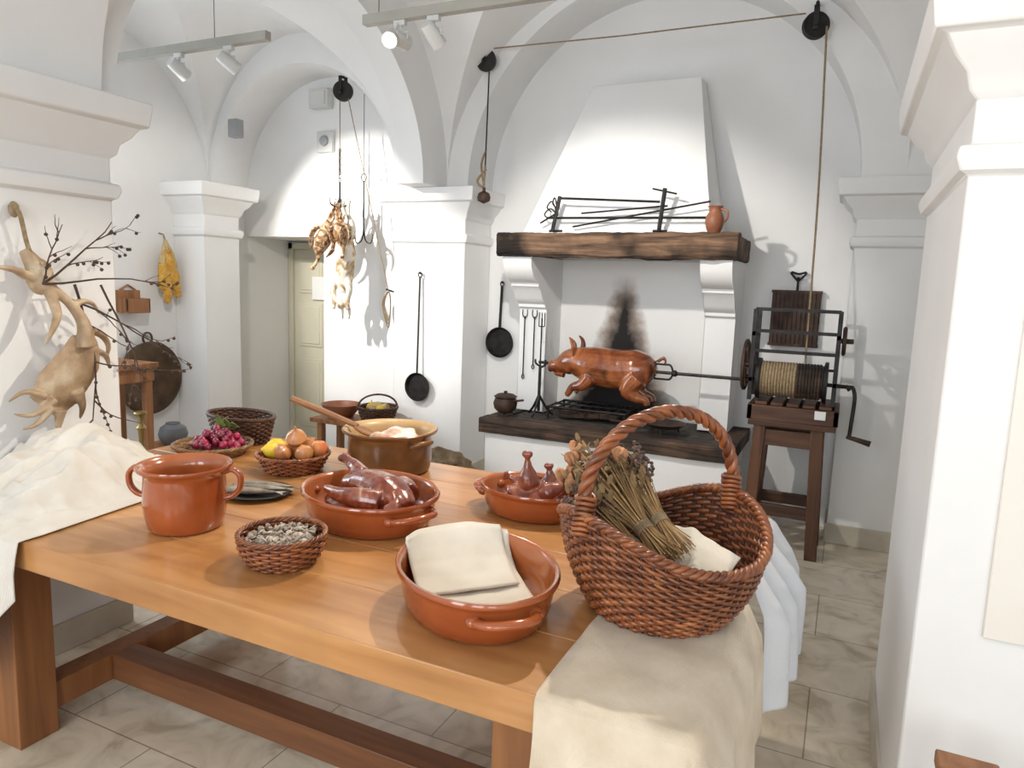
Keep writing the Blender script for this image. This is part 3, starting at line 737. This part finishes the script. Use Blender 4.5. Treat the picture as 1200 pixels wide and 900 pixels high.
m.tube([(-2.12,4.58,hz+.12),(-2.03,4.56,hz+.14)],.008)
m.build('lidded_iron_pot')
m=M(IRON)
for i in range(9): m.tube([(-1.92+.072*i,4.76,hz+.08),(-1.92+.072*i,5.10,hz+.08)],.007)
for y in (4.76,4.93,5.10): m.tube([(-1.93,y,hz+.08),(-1.33,y,hz+.08)],.009)
for x in (-1.92,-1.34):
    for y in (4.77,5.09): m.tube([(x,y,hz-.01),(x,y,hz+.08)],.009)
random.seed(4)
for i in range(26): 
    m.tube([(-1.85+random.random()*.45,4.80+random.random()*.23,hz+.005+random.random()*.03),(-1.85+random.random()*.45,4.80+random.random()*.23,hz+.03)],.018,OLDD,6)
m.build('hearth_grate')
m=M(RUST)
m.lathe([(.001,0),(.10,0),(.14,.025),(.145,.025),(.105,-.004)],(-1.05,4.72,hz+.04),None,28,cap=False)
for a in (0.5,2.6,4.7): m.tube([(-1.05+.09*cos(a),4.72+.09*sin(a),hz+.04),(-1.05+.10*cos(a),4.72+.10*sin(a),hz+.002)],.007)
m.tube([(-1.16,4.66,hz+.05),(-1.38,4.55,hz+.07)],.009)
m.build('trivet_pan')
for i,(x,z0,z1) in enumerate(((-2.20,.92,1.36),(-2.12,1.0,1.36))):
    m=M(IRON); y=4.915
    m.tube([(x,y,z0),(x,y,z1)],.005); 
    m.tube(sp([(x-.018,y,z1+.05),(x-.018,y,z1+.01),(x,y,z1-.012),(x+.018,y,z1+.01),(x+.018,y,z1+.05)],4),.004)
    m.tube([(x,y+.014,z1-.02),(x,y,z1-.02)],.004); m.tube(sp([(x,y,z0),(x+.01,y,z0-.02),(x,y,z0-.035),(x-.01,y,z0-.02),(x,y,z0)],4),.004)
    m.build('meat_fork')
m=M(IRON); y=4.60
X=lambda u:-1.94+(u-645)*.0058
Zp=lambda v:1.960+(268-v)*.0059
def rod(u0,v0,u1,v1,r=.007,dy=0): m.tube([(X(u0),y+dy,Zp(v0)),(X(u1),y+dy,Zp(v1))],r)
rod(662,230,782,236,.008); rod(648,252,836,253,.008,.01); rod(680,262,836,236,.006,.02) ; rod(690,247,790,240,.006,.02)
rod(664,228,656,268,.014,-.005); rod(787,222,783,267,.014,-.005); rod(773,222,800,228,.006); rod(640,258,662,246,.006)
for q,(u,v) in enumerate(((648,240),(645,248),(655,236))): m.tube(sp([(X(662),y,Zp(250)),(X((u+662)/2),y-.01,Zp(v-6)),(X(u),y,Zp(v)),(X(u+5),y,Zp(v+5))],4),.005)
rod(652,267,668,267,.008); rod(776,267,792,267,.008)
m.build('roasting_spit_rack')
m=M(JUGM); c=(-.795,4.60,1.953)
m.lathe([(.001,0),(.035,0),(.05,.03),(.058,.07),(.052,.105),(.036,.130),(.038,.150),(.048,.163),(.043,.163),(.030,.145),(.03,.13),(.05,.07),(.001,.01)],c,None,32,cap=False)
m.tube(sp([(c[0]+.036,c[1]-.01,c[2]+.145),(c[0]+.075,c[1]-.02,c[2]+.13),(c[0]+.078,c[1]-.02,c[2]+.09),(c[0]+.055,c[1]-.01,c[2]+.065)],5),.007)
m.build('clay_jug',angle=60)

# ---------------------------------------------------------------- winch
m=M(WINW,WINX)
for x,y in ((-.42,4.53),(-.10,4.53),(-.42,4.84),(-.10,4.84)):
    s=1 if x>-.2 else -1
    m.beam((x+.03*s,y,0),(x,y,.81),.07,.07,WINW)
for y in (4.53,4.84):
    m.box(-.46,-.06,y-.025,y+.025,.68,.78,WINX); m.box(-.43,-.09,y-.02,y+.02,.24,.31,WINX)
for x in (-.44,-.08): m.box(x-.02,x+.02,4.53,4.84,.24,.31,WINW)
m.box(-.49,0.0,4.48,4.89,.80,.835,WINX)
for y in (4.48,4.865): m.box(-.50,.01,y,y+.03,.835,.925,WINX)
for x in (-.50,-.02): m.box(x,x+.03,4.48,4.895,.835,.925,WINX)
for i in range(5): m.box(-.46+.09*i,-.39+.09*i,4.50,4.87,.925,.945,WINX)
m.build('winch_stand',bevel=.004)
m=M(MIDW,ROPE,IRON,RUST)
DX=Matrix.Translation((-.27,4.62,1.075))@Euler((0,pi/2,0)).to_matrix().to_4x4()
m.lathe([(.001,-.20),(.125,-.20),(.125,-.18),(.10,-.175),(.10,.175),(.125,.18),(.125,.20),(.001,.20)],(0,0,0),IRON,32,T=DX)
for i in range(20): 
    x=-.17+.0172*i; m.lathe([(.100+.009*cos(t),x+.009*sin(t)) for t in (-pi/2,-.8,0,.8,pi/2)],(0,0,0),ROPE if i<12 else OLDD,28,T=DX,cap=False)
m.tube([(-.56,4.62,1.075),(.075,4.62,1.06)],.012,IRON)
for x in (-.50,-.03):
    m.box(x-.012,x+.012,4.52,4.545,.947,1.50,IRON); m.box(x-.012,x+.012,4.76,4.785,.947,1.50,IRON)
    m.box(x-.010,x+.010,4.52,4.785,1.06,1.085,IRON); m.box(x-.010,x+.010,4.52,4.785,1.34,1.365,IRON)
for z in (1.24,1.36,1.49): m.box(-.50,-.03,4.525,4.54,z,z+.020,IRON)
m.box(-.50,-.03,4.765,4.78,1.49,1.506,IRON)
for (x,r,z) in ((-.545,.15,1.15),(.0,.075,1.33)):
    m.tube([(x,4.62+r*cos(t),z+r*sin(t)) for t in [2*pi*i/32 for i in range(32)]],.012,RUST,6,closed=True)
    for i in range(6):
        t=2*pi*i/6; m.tube([(x,4.62,z),(x,4.62+r*cos(t),z+r*sin(t))],.006,RUST,6)
    m.tube([(x-.02,4.62,z),(x+.05,4.62,z)],.015,RUST,8)
m.tube([(-.545,4.62,1.15),(-.03,4.62,1.15)],.008,IRON)
m.tube(sp([(.07,4.62,1.06),(.085,4.60,1.0),(.08,4.58,.86),(.075,4.57,.77)],4),.011,IRON,8)
m.tube([(.06,4.57,.77),(.10,4.565,.765),(.19,4.56,.745)],[.010,.010,.017,.018],RUST,10)
m.tube([(.035,4.62,1.05),(.05,4.62,1.06)],.02,IRON)
m.build('rope_winch',bevel=0,angle=50)
m=M(PAPER); m.box(-.12,-.06,4.474,4.479,.87,.92); m.build('exhibit_label')
m=M(RUST,IRON)
m.box(-.475,-.165,5.20,5.225,1.24,1.62,RUST)
for i in range(11): m.box(-.465+.028*i,-.452+.028*i,5.19,5.20,1.26,1.60,RUST)
for z in (1.24,1.60): m.box(-.48,-.16,5.185,5.23,z,z+.02,RUST)
m.tube([(-.32,5.21,1.62),(-.32,5.21,1.71)],.008,IRON)
m.tube(sp([(-.32,5.21,1.68),(-.37,5.21,1.74),(-.32,5.21,1.73),(-.27,5.21,1.74),(-.32,5.21,1.68)],5),.007,IRON)
m.tube([(-.32,5.245,1.73),(-.32,5.2,1.73)],.006,IRON)
m.build('roasting_grill')

# ---------------------------------------------------------------- pulleys and ropes
def pulley(name,x,y,z,top,mount='up'):
    m=M(IRON,ROPE,RUST)
    T=Matrix.Translation((x,y,z))@Euler((pi/2,0,.35)).to_matrix().to_4x4()
    m.lathe([(.001,-.02),(.075,-.02),(.075,-.010),(.058,0),(.075,.010),(.075,.02),(.001,.02)],(0,0,0),IRON,28,T=T)
    m.box(x-.014,x+.014,y-.038,y-.030,z-.03,z+.10,IRON); m.box(x-.014,x+.014,y+.030,y+.038,z-.03,z+.10,IRON); m.box(x-.014,x+.014,y-.038,y+.038,z+.095,z+.105,IRON)
    m.tube([(x,y-.045,z),(x,y+.045,z)],.010,IRON)
    if mount=='up': m.tube([(x,y,z+.10),(x,y,top)],.010,IRON)
    else: m.tube(sp([(x,y,z+.10),(x,y,z+.13),(x,(y+top)/2,z+.14),(x,top,z+.14)],4),.010,IRON)
    return m.build(name,angle=50)
pulley('rope_pulley',-.32,4.74,3.16,4.838,'wall')
m=M(ROPE)
m.tube([(-.38,4.74,3.235),(-1.5,4.75,3.235),(-2.50,4.755,3.255)],.005,ROPE,6)
m.tube(sp([(-.26,4.74,3.15),(-.22,4.68,2.2),(-.2,4.56,1.19)],6),.006,ROPE,6)
m.build('winch_rope')
pulley('rope_pulley',-2.51,4.755,3.18,4.838,'wall')
m=M(IRON,ROPE,RUST)
m.tube([(-2.48,4.755,3.10),(-2.49,4.755,2.45)],.006,IRON,6)
m.tube(sp([(-2.49,4.755,2.55),(-2.52,4.75,2.45),(-2.50,4.755,2.3),(-2.55,4.75,2.34),(-2.48,4.75,2.42)],5),.009,ROPE,6)
m.lathe([(.001,-.075),(.045,-.055),(.05,-.03),(.04,0),(.012,.015),(.012,.04),(.001,.04)],(-2.495,4.755,2.25),RUST,16)
m.tube([(-2.49,4.755,2.45),(-2.495,4.755,2.28)],.007,ROPE,6)
m.build('counterweight')
GX,GY=-3.66,4.60
pulley('rope_pulley',GX,GY,3.02,3.13)
m=M(IRON,ROPE)
m.tube([(GX-.03,GY,2.98),(GX-.03,GY,2.40)],.004,ROPE,6)
for k in range(9):
    z=2.58-.028*k; T=Matrix.Translation((GX-.03,GY,z))@Euler((pi/2,0,(k%2)*pi/2)).to_matrix().to_4x4()
    m.tube([(.010*cos(t),.017*sin(t),0) for t in [2*pi*i/10 for i in range(10)]],.003,IRON,5,closed=True,T=T)
m.tube([(GX-.03,GY,2.34),(GX-.03,GY,2.20)],.008,IRON,6)
for a in (0,2.1,4.2): m.tube(sp([(GX-.03,GY,2.22),(GX-.03+.03*cos(a),GY+.03*sin(a),2.155),(GX-.03+.075*cos(a),GY+.075*sin(a),2.17),(GX-.03+.08*cos(a),GY+.08*sin(a),2.22)],4),[.008,.008,.003],IRON,6)
m.build('game_hook_chain')
m=M(IRON,ROPE)
m.tube([(GX+.045,GY,2.98),(-3.36,4.80,1.50)],.004,ROPE,6)
for k in range(3): m.tube(sp([(-3.36,4.80,1.5),(-3.40-.01*k,4.80,1.40),(-3.36,4.80,1.27-.03*k),(-3.34,4.80,1.40)],5,True),.005,ROPE,6,closed=True)
m.tube([(-3.33,4.83,1.5),(-3.38,4.79,1.52)],.007,IRON)
m.build('tied_rope')
m=M(IRON)
hx,hy=-3.55,4.72
m.tube([(hx,hy,3.02),(hx,hy,2.42)],.0025); m.tube([(hx+.025*cos(t),hy,2.39+.03*sin(t)) for t in [2*pi*i/12 for i in range(12)]],.004,closed=True)
m.tube([(hx,hy,2.36),(hx,hy,1.98)],.006); m.tube(sp([(hx,hy,1.98),(hx-.02,hy,1.90),(hx-.07,hy,1.88),(hx-.09,hy,1.95)],4),[.006,.003]); m.tube(sp([(hx,hy,1.98),(hx+.02,hy,1.90),(hx+.07,hy,1.88),(hx+.09,hy,1.95)],4),[.006,.003])
m.build('meat_hook')
# ---- hanging hare
m=M(FURT); gx=GX+.03; gy=GY
def q(x,z,y=0): return (gx+x,gy+y,z)
m.tube(sp([q(-.01,1.94),q(0,1.86,-.01),q(.01,1.76,-.02),q(.005,1.64,-.02),q(.0,1.54,-.02),q(.0,1.48,-.025)],4),[.05,.082,.095,.084,.080,.060,.040],None,18,flat=.8)
m.ball(q(.005,1.42,-.04),(.048,.052,.060),None,16,12); m.ball(q(.0,1.385,-.06),(.029,.034,.034),None)
for s in (-1,1):
    m.tube(sp([q(s*.035,1.91),q(s*.05,2.02),q(s*.02,2.10),q(s*.03,2.20)],4),[.050,.038,.019,.014,.015],None,12)
    m.tube(sp([q(s*.045,1.58,-.04),q(s*.080,1.51,-.06),q(s*.065,1.43,-.06),q(s*.07,1.35,-.07)],4),[.038,.028,.020,.017],None,10)
    m.tube(sp([q(s*.02,1.40,-.01),q(s*.035,1.34,.0),q(s*.03,1.27,.0)],4),[.012,.020,.017,.008],None,10,flat=.4)
m.build('hanging_hare',fuse=.007,smooth=1)
m=M(FURD)
def bird(ox,oz,oy,s,lean):
    T=Matrix.Translation((gx+ox,gy+oy,oz))@Matrix.Rotation(lean,4,'Y')
    m.tube(sp([(0,0,.02*s),(0,0,-.08*s),(0,0,-.18*s),(0,0,-.26*s),(0.01,0,-.31*s)],4),[.03*s,.065*s,.085*s,.06*s,.025*s],None,14,flat=.85,T=T)
    m.tube(sp([(0.01,0,-.30*s),(.02,0,-.36*s),(.015,-.01,-.42*s)],4),[.024*s,.016*s,.016*s],None,10,T=T)
    m.ball(T@Vector((.015,-.015,-.435*s)),.022*s); m.tube([T@Vector((.015,-.03,-.44*s)),T@Vector((.012,-.055,-.455*s))],[.008,.002])
    for k in (-1,1):
        m.tube([(k*.02,0,.02),(k*.015,0,.12*s),(k*.03,0,.16*s)],[.012,.007,.006],None,8,T=T)
        m.tube(sp([(k*.05*s,0,-.06*s),(k*.12*s,.0,-.12*s),(k*.13*s,0,-.22*s),(k*.09*s,0,-.30*s)],4),[.03*s,.04*s,.03*s,.01*s],None,10,flat=.4,T=T)
    m.tube([(0,.02,.02),(-.02,.03,.10),(-.05,.03,.17)],[.03,.02,.006],None,8,flat=.4,T=T)
bird(-.12,2.03,-.05,.90,.45); bird(.01,2.06,-.10,.70,-.1)
m.build('hanging_pheasants',fuse=.007,smooth=1)

# ---------------------------------------------------------------- pans
def pan(name,x,y,zc,r,ztop,wide=.012):
    m=M(IRON)
    T=Matrix.Translation((x,y,zc))@Euler((pi/2,0,0)).to_matrix().to_4x4()
    m.lathe([(.001,0),(r*.85,0),(r,.035),(r*.985,.037),(r*.83,.006),(.001,.006)],(0,0,0),None,36,T=T,cap=False)
    m.beam((x,y-.035,zc+r*.95),(x,y-.012,ztop),wide,.006,None,up=(0,1,0))
    m.tube([(x+.016*cos(t),y-.012,ztop+.014+.02*sin(t)) for t in [2*pi*i/12 for i in range(12)]],.0045,None,6,closed=True)
    m.tube([(x,y+.014,ztop+.02),(x,y-.03,ztop+.025)],.005)
    return m.build(name)
pan('long_handled_pan',-3.06,4.805,.755,.115,1.63,.014)
pan('frying_pan',-2.55,5.236,1.12,.125,1.58,.022)

# ---------------------------------------------------------------- left wall objects
m=M(HUSK,CORN,ROPE); cx,cy,cz=-4.93,4.0,1.84
m.tube([(-4.998,cy,cz+.06),(cx-.02,cy,cz+.05),(cx,cy,cz)],.006,ROPE)
random.seed(6)
for k,(dy,dz,s) in enumerate(((-.05,-.28,1),(.03,-.24,1),(.07,-.34,1),(-.01,-.38,1.05),(.0,-.18,.8))):
    m.tube(sp([(cx,cy,cz),(cx+.01,cy+dy*.6,cz-.10),(cx+.015,cy+dy,cz+dz+.10)],4),[.010,.022,.03],HUSK,8)
    T=Matrix.Translation((cx+.02,cy+dy,cz+dz))@Euler((dy*1.5,0,0)).to_matrix().to_4x4()
    m.lathe([(.001,-.11*s),(.018,-.095*s),(.029,-.04*s),(.032,.03*s),(.030,.10*s),(.001,.11*s)],(0,0,0),CORN,14,T=T)
    for ring in range(11):
        for i in range(9):
            a=2*pi*(i+.5*(ring%2))/9; rr=.0285 if ring>1 else .022
            m.ball(T@Vector((rr*cos(a),rr*sin(a),-.09*s+.018*ring)),(.0075,.0075,.008),CORN,5,4)
m.tube([(cx,cy,cz+.01),(cx,cy,cz-.06)],[.012,.028],HUSK)
m.build('dried_corn_bunch')
m=M(MIDW); y0,y1=3.60,3.80
m.box(-4.995,-4.98,y0,y1,1.29,1.45); m.box(-4.98,-4.87,y0,y1,1.28,1.295); m.box(-4.885,-4.87,y0,y1,1.29,1.39)
m.box(-4.98,-4.87,y0,y0+.013,1.29,1.39); m.box(-4.98,-4.87,y1-.013,y1,1.29,1.39); m.tube([(-4.99,y0+.03,1.45),(-4.985,(y0+y1)/2,1.49),(-4.99,y1-.03,1.45)],.007)
m.build('wall_salt_box',bevel=.003)
m=M(BRZ); ty=3.84; T=Matrix.Translation((-4.975,ty,.76))@Euler((0,pi/2,0)).to_matrix().to_4x4()
m.lathe([(.001,.0),(.18,.0),(.21,.012),(.28,.014),(.29,.028),(.28,.03),(.20,.030),(.16,.02),(.07,.02),(.05,.05),(.001,.055)],(0,0,0),None,56,T=T)
m.tube([(-4.97,ty+.04*cos(t),1.075+.045*sin(t)) for t in [2*pi*i/16 for i in range(16)]],.008,None,6,closed=True); m.tube([(-4.997,ty,1.115),(-4.95,ty,1.12)],.006)
m.build('copper_tray')
m=M(MIDW)
m.box(-4.62,-4.22,2.92,3.34,.95,.985); m.box(-4.60,-4.24,2.94,3.32,.86,.95)
for x in (-4.58,-4.30):
    for y in (2.96,3.26): m.box(x,x+.05,y,y+.05,0,.9)
m.box(-4.57,-4.27,2.97,3.02,.2,.25); m.box(-4.57,-4.27,3.27,3.31,.2,.25)
m.build('side_table',bevel=.004)
m=M(JUGM); m.lathe([(.001,0),(.05,0),(.07,.05),(.06,.1),(.045,.13),(.05,.15),(.04,.15),(.001,.02)],(-4.42,3.06,.986),None,24,cap=False); m.build('clay_jar')
m=M(MIDW); m.lathe([(.001,.0),(.15,.0),(.16,.02),(.16,.40),(.15,.42),(.001,.42)],(-3.86,2.95,0),None,28); m.build('chopping_block')
m=M(BRASS); m.lathe([(.001,0),(.06,0),(.062,.015),(.03,.03),(.018,.05),(.026,.08),(.014,.11),(.016,.20),(.03,.22),(.016,.24),(.020,.29),(.040,.31),(.036,.32),(.001,.315)],(-3.88,2.93,.421),None,24); m.build('brass_candlestick')
m=M(GLASSB); m.lathe([(.001,0),(.06,0),(.095,.05),(.105,.09),(.09,.14),(.05,.165),(.05,.175),(.001,.17)],(-4.52,3.68,0.301),None,28)
m.build('ceramic_jar')
m=M(MIDW); m.box(-4.75,-4.30,3.46,3.90,.27,.30)
for x in (-4.72,-4.37):
    for y in (3.49,3.83): m.box(x,x+.04,y,y+.04,0,.27)
m.build('low_stool',bevel=.004)

# antlers on the left pillar, face X=-2.86
m=M(ANT); AX=-2.80
def A_(u,v,dx=0): return (AX+dx,1.56+.0036*u,1.80-.00328*(v-250))
m.ball(A_(42,322,.0),(.04,.05,.07),None); m.tube(sp([A_(30,292,-.02),A_(38,310,0),A_(46,335,.02)],4),[.018,.036,.035],None,12)
m.tube(sp([A_(44,330,.02),A_(60,350,.06),A_(72,375,.08),A_(76,402,.07)],4),[.026,.026,.034,.055],None,12,flat=.7)
m.tube(sp([A_(74,392,.07),A_(68,422,.06),A_(50,452,.04),A_(32,474,.03)],4),[.05,.095,.105,.07],None,14,flat=.20,up=(1,0,0))
for P_ in ([(84,385),(100,394),(108,408),(106,424)],[(84,408),(102,418),(108,436)],[(40,465),(18,480),(0,476)],[(36,474),(22,491),(8,496)],[(46,478),(44,496),(46,505)],[(66,458),(72,478),(70,494)],[(62,355),(78,350),(92,354),(100,366)],[(30,460),(12,452),(-4,462)]):
    pts=[A_(a,b,.06-.01*i) for i,(a,b) in enumerate(P_)]
    m.tube(sp(pts,4),[.026,.016,.005],None,10,flat=.6)
m.tube(sp([A_(40,325,.0),A_(22,320,.03),A_(6,314,.05),A_(-12,312,.05)],4),[.022,.018,.012,.006],None,10)
m.tube(sp([A_(46,335,.02),A_(42,362,.09),A_(32,380,.12),A_(26,398,.10)],4),[.022,.018,.012,.005],None,10)
m.build('mounted_antlers',fuse=.005,smooth=2)
m=M(ROPE)
m.tube(sp([(-2.855,1.65,1.82),(-2.81,1.655,1.80),A_(32,282,-.01),A_(34,296)],4),.008,ROPE)
m.ball((-2.84,1.655,1.81),(.018,.018,.03),ROPE)
m.build('hanging_cord')
m=M(TWIG)
random.seed(12)
def branch(p,d,L,r,depth):
    pts=[Vector(p)]; dd=Vector(d).normalized(); n=7
    for i in range(n):
        dd=(dd+Vector((random.uniform(-.12,.16),random.uniform(-.2,.2),random.uniform(-.2,.2)))).normalized()
        pts.append(pts[-1]+dd*L/n)
        if pts[-1].x<-2.84: pts[-1].x=-2.84
        if depth>0 and i>0 and random.random()<.55:
            nd=(dd+Vector((random.uniform(0,.5),random.uniform(-1,1),random.uniform(-1,1)))).normalized()
            branch(pts[-1],nd,L*.38,r*.6,depth-1)
        if depth<2 and random.random()<.22: m.ball(pts[-1]+Vector((0,0,-.006)),.007,TWIG,6,5)
    m.tube(pts,[r,r*.4],TWIG,5)
b0=A_(36,330,.05)
branch(b0,(.05,.75,.50),.40,.005,2)
branch(b0,(.08,.9,.10),.46,.005,2)
branch(A_(70,330,.05),(.08,.35,-.85),.55,.006,1)
branch(A_(60,345,.05),(.10,.6,-.35),.44,.005,2)
branch(A_(100,330,.05),(.06,.25,-.95),.46,.005,2)
branch(b0,(.03,.3,.7),.24,.004,1)
m.build('dry_branches')

# ---------------------------------------------------------------- track lights
def track(name,x0,x1,heads):
    m=M(TRACK,PLAST,BULB); y,z=2.90,2.80
    m.box(x0,x1,y-.02,y+.02,z-.022,z+.022,TRACK)
    for k,(hx,ax,az,lit) in enumerate(heads):
        m.box(hx-.03,hx+.03,y-.012,y+.012,z-.045,z-.02,PLAST); m.tube([(hx,y,z-.04),(hx,y,z-.075)],.008,PLAST)
        d=Vector((ax,1,az)).normalized(); T=Matrix.Translation((hx,y,z-.105))@d.to_track_quat('Z','Y').to_matrix().to_4x4()
        m.lathe([(.001,-.06),(.028,-.06),(.033,-.05),(.036,.05),(.034,.05),(.030,.035),(.001,.033)],(0,0,0),PLAST,20,T=T)
        m.tube([(hx-.04,y,z-.105),(hx-.04,y,z-.075),(hx+.04,y,z-.075),(hx+.04,y,z-.105)],.004,PLAST,5)
        if lit: m.ball(T@Vector((0,0,.04)),(.028,.028,.028),BULB,12,8)
    return m.build(name,angle=40)
track('track_light',-4.28,-2.78,[(-3.42,.1,-.6,0),(-3.05,.5,-.7,0)])
track('track_light',-2.18,-.75,[(-1.98,0,0,0),(-1.80,.3,-.8,0)])
m=M(PLAST,BULB,TRACK)
T=Matrix.Translation((-1.985,2.84,2.685))@Vector((.25,-.8,-.5)).normalized().to_track_quat('Z','Y').to_matrix().to_4x4()
m.lathe([(.001,-.06),(.028,-.06),(.033,-.05),(.036,.04),(.032,.04),(.001,.03)],(0,0,0),PLAST,20,T=T); m.ball(T@Vector((0,0,.035)),(.029,.029,.02),BULB,12,8)
m.tube([(-1.985,2.84,2.69),(-1.985,2.88,2.76)],.008,PLAST)
m.build('spot_lamp')
m=M(IRON)
for x in (-4.1,-3.15,-2.1,-1.2): m.tube([(x,2.90,2.82),(x,2.90,3.3 if x<-3 else 3.5)],.002,None,5)
m.build('track_suspension_wires')
m=M(GREYP); m.box(-4.68,-4.58,4.42,4.495,2.70,2.84); m.build('wall_speaker',bevel=.006)
m=M(PLAST,GREYP); m.box(-4.14,-3.98,4.86,4.898,2.63,2.80,PLAST); m.lathe([(.001,0),(.045,0),(.04,.02),(.001,.022)],(0,0,0),GREYP,20,T=Matrix.Translation((-4.06,4.86,2.72))@Euler((pi/2,0,0)).to_matrix().to_4x4()); m.build('alarm_siren',bevel=.005)
m=M(PLAST); m.box(-4.19,-4.00,4.82,4.898,2.98,3.13); m.box(-4.17,-4.02,4.81,4.82,3.0,3.11); m.build('emergency_light',bevel=.006)

# ---------------------------------------------------------------- items behind table
m=M(MIDW); m.box(-3.85,-3.0,4.42,4.76,.44,.475)
for x in (-3.80,-3.10):
    for y in (4.45,4.69): m.box(x,x+.05,y,y+.05,0,.44)
m.build('bench',bevel=.004)
m,P,rad=wicker('onion_basket',(-3.30,4.58,.476),.11,.155,.12,9,28,.006,WICD,WICS,build=False)
d0=Vector((.7,.7,0)).normalized()
m.tube([Vector((-3.30,4.58,.596))+d0*.155*cos(t)+Vector((0,0,.10*sin(t))) for t in [pi*i/16 for i in range(17)]],.008,WICD,8); m.build('onion_basket',angle=180)
m=M(ONI)
for i,(dx,dy) in enumerate(((-.06,0),(.05,.03),(.0,-.07),(.06,-.05),(-.03,.06),(0,0))): onion(-3.30+dx,4.58+dy,.585+.02*(i==5),1,.6*i,i,LEM if i%3==0 else HUSK)
m.build('root_vegetables')
m=M(JUGM); m.lathe([(.001,0),(.09,0),(.13,.05),(.155,.10),(.16,.11),(.15,.11),(.12,.05),(.001,.02)],(-3.66,4.58,.476),None,30,cap=False); m.build('clay_bowl',angle=60)
m=M(SACK); 
m.ball((-2.45,4.20,.20),(.23,.20,.20),None,24,16,nz=.35,ns=5); m.ball((-2.45,4.20,.36),(.15,.13,.07),None,20,12,nz=.5,ns=9); m.tube([(-2.61,4.20,.38),(-2.47,4.13,.43),(-2.33,4.20,.39)],[.03,.045,.03],None,10)
m.build('burlap_sack',fuse=.012,smooth=3)
m=M(IRON); m.lathe([(.001,0),(.10,0),(.15,.10),(.16,.22),(.12,.36),(.09,.42),(.08,.48),(.10,.52),(.085,.52),(.001,.45)],(-2.84,4.15,0),None,32); m.build('dark_milk_jug')

# right pillar panel, stool
m=M(PANEL); m.box(.375,.98,2.006,2.019,.77,1.72); m.build('info_board',bevel=.003)
m=M(MIDW)
m.box(.275,.40,1.62,1.80,.535,.57)
for x in (.28,.365):
    for y in (1.63,1.76): m.box(x,x+.03,y,y+.03,0,.535)
m.box(.30,.38,1.635,1.65,.2,.24); m.box(.30,.38,1.765,1.78,.2,.24)
m.build('wooden_stool',bevel=.005)

# ---------------------------------------------------------------- lights
def area(name,loc,rot,sx,sy,e,col=(1,1,1)):
    l=bpy.data.lights.new(name,'AREA'); l.shape='RECTANGLE'; l.size=sx;l.size_y=sy;l.energy=e;l.color=col
    o=bpy.data.objects.new(name,l); sc.collection.objects.link(o); o.location=loc;o.rotation_euler=rot; return o
for i,x in enumerate((-1.9,.3,2.3)):
    area('window_light_%d'%i,(x,-2.95,1.9),(pi/2,0,0),1.35,2.1,(72,46,32)[i],(.90,.95,1))
area('window_light_left',(-4.97,2.35,1.7),(0,-pi/2,0),1.55,.95,30,(.78,.89,1))  # added fill light, hidden by the left pillar, brightens the left bay
def spot(name,loc,tgt,e,ang=60,col=(1,.9,.76),size=.04):
    l=bpy.data.lights.new(name,'SPOT'); l.energy=e;l.spot_size=math.radians(ang);l.spot_blend=.5;l.color=col;l.shadow_soft_size=size
    o=bpy.data.objects.new(name,l); sc.collection.objects.link(o); o.location=loc
    o.rotation_euler=(Vector(tgt)-Vector(loc)).to_track_quat('-Z','Y').to_euler(); return o
spot('spot_game',(-4.0,2.95,2.66),(-3.7,4.8,1.8),270,60,(1,.96,.9),.015)
spot('spot_table',(-.85,2.88,2.62),(-1.45,1.7,.8),130,95,(1,.9,.76),.03)
spot('spot_table_left',(-1.985,2.78,2.62),(-2.0,1.8,.8),45,90,(1,.9,.76),.03)
spot('spot_hearth',(-1.6,2.95,2.62),(-1.5,5,1.3),130,80,(1,.95,.88),.03)
spot('spot_left',(-3.3,2.75,2.62),(-4.9,3.7,1.3),55,90,(1,.95,.88))
spot('spot_pillar',(-.9,-.2,2.9),(.8,2.02,1.5),70,50,(1,.82,.66))
w=bpy.data.worlds.new('world'); sc.world=w; w.use_nodes=True
w.node_tree.nodes['Background'].inputs[0].default_value=(.85,.92,1,1); w.node_tree.nodes['Background'].inputs[1].default_value=1.5
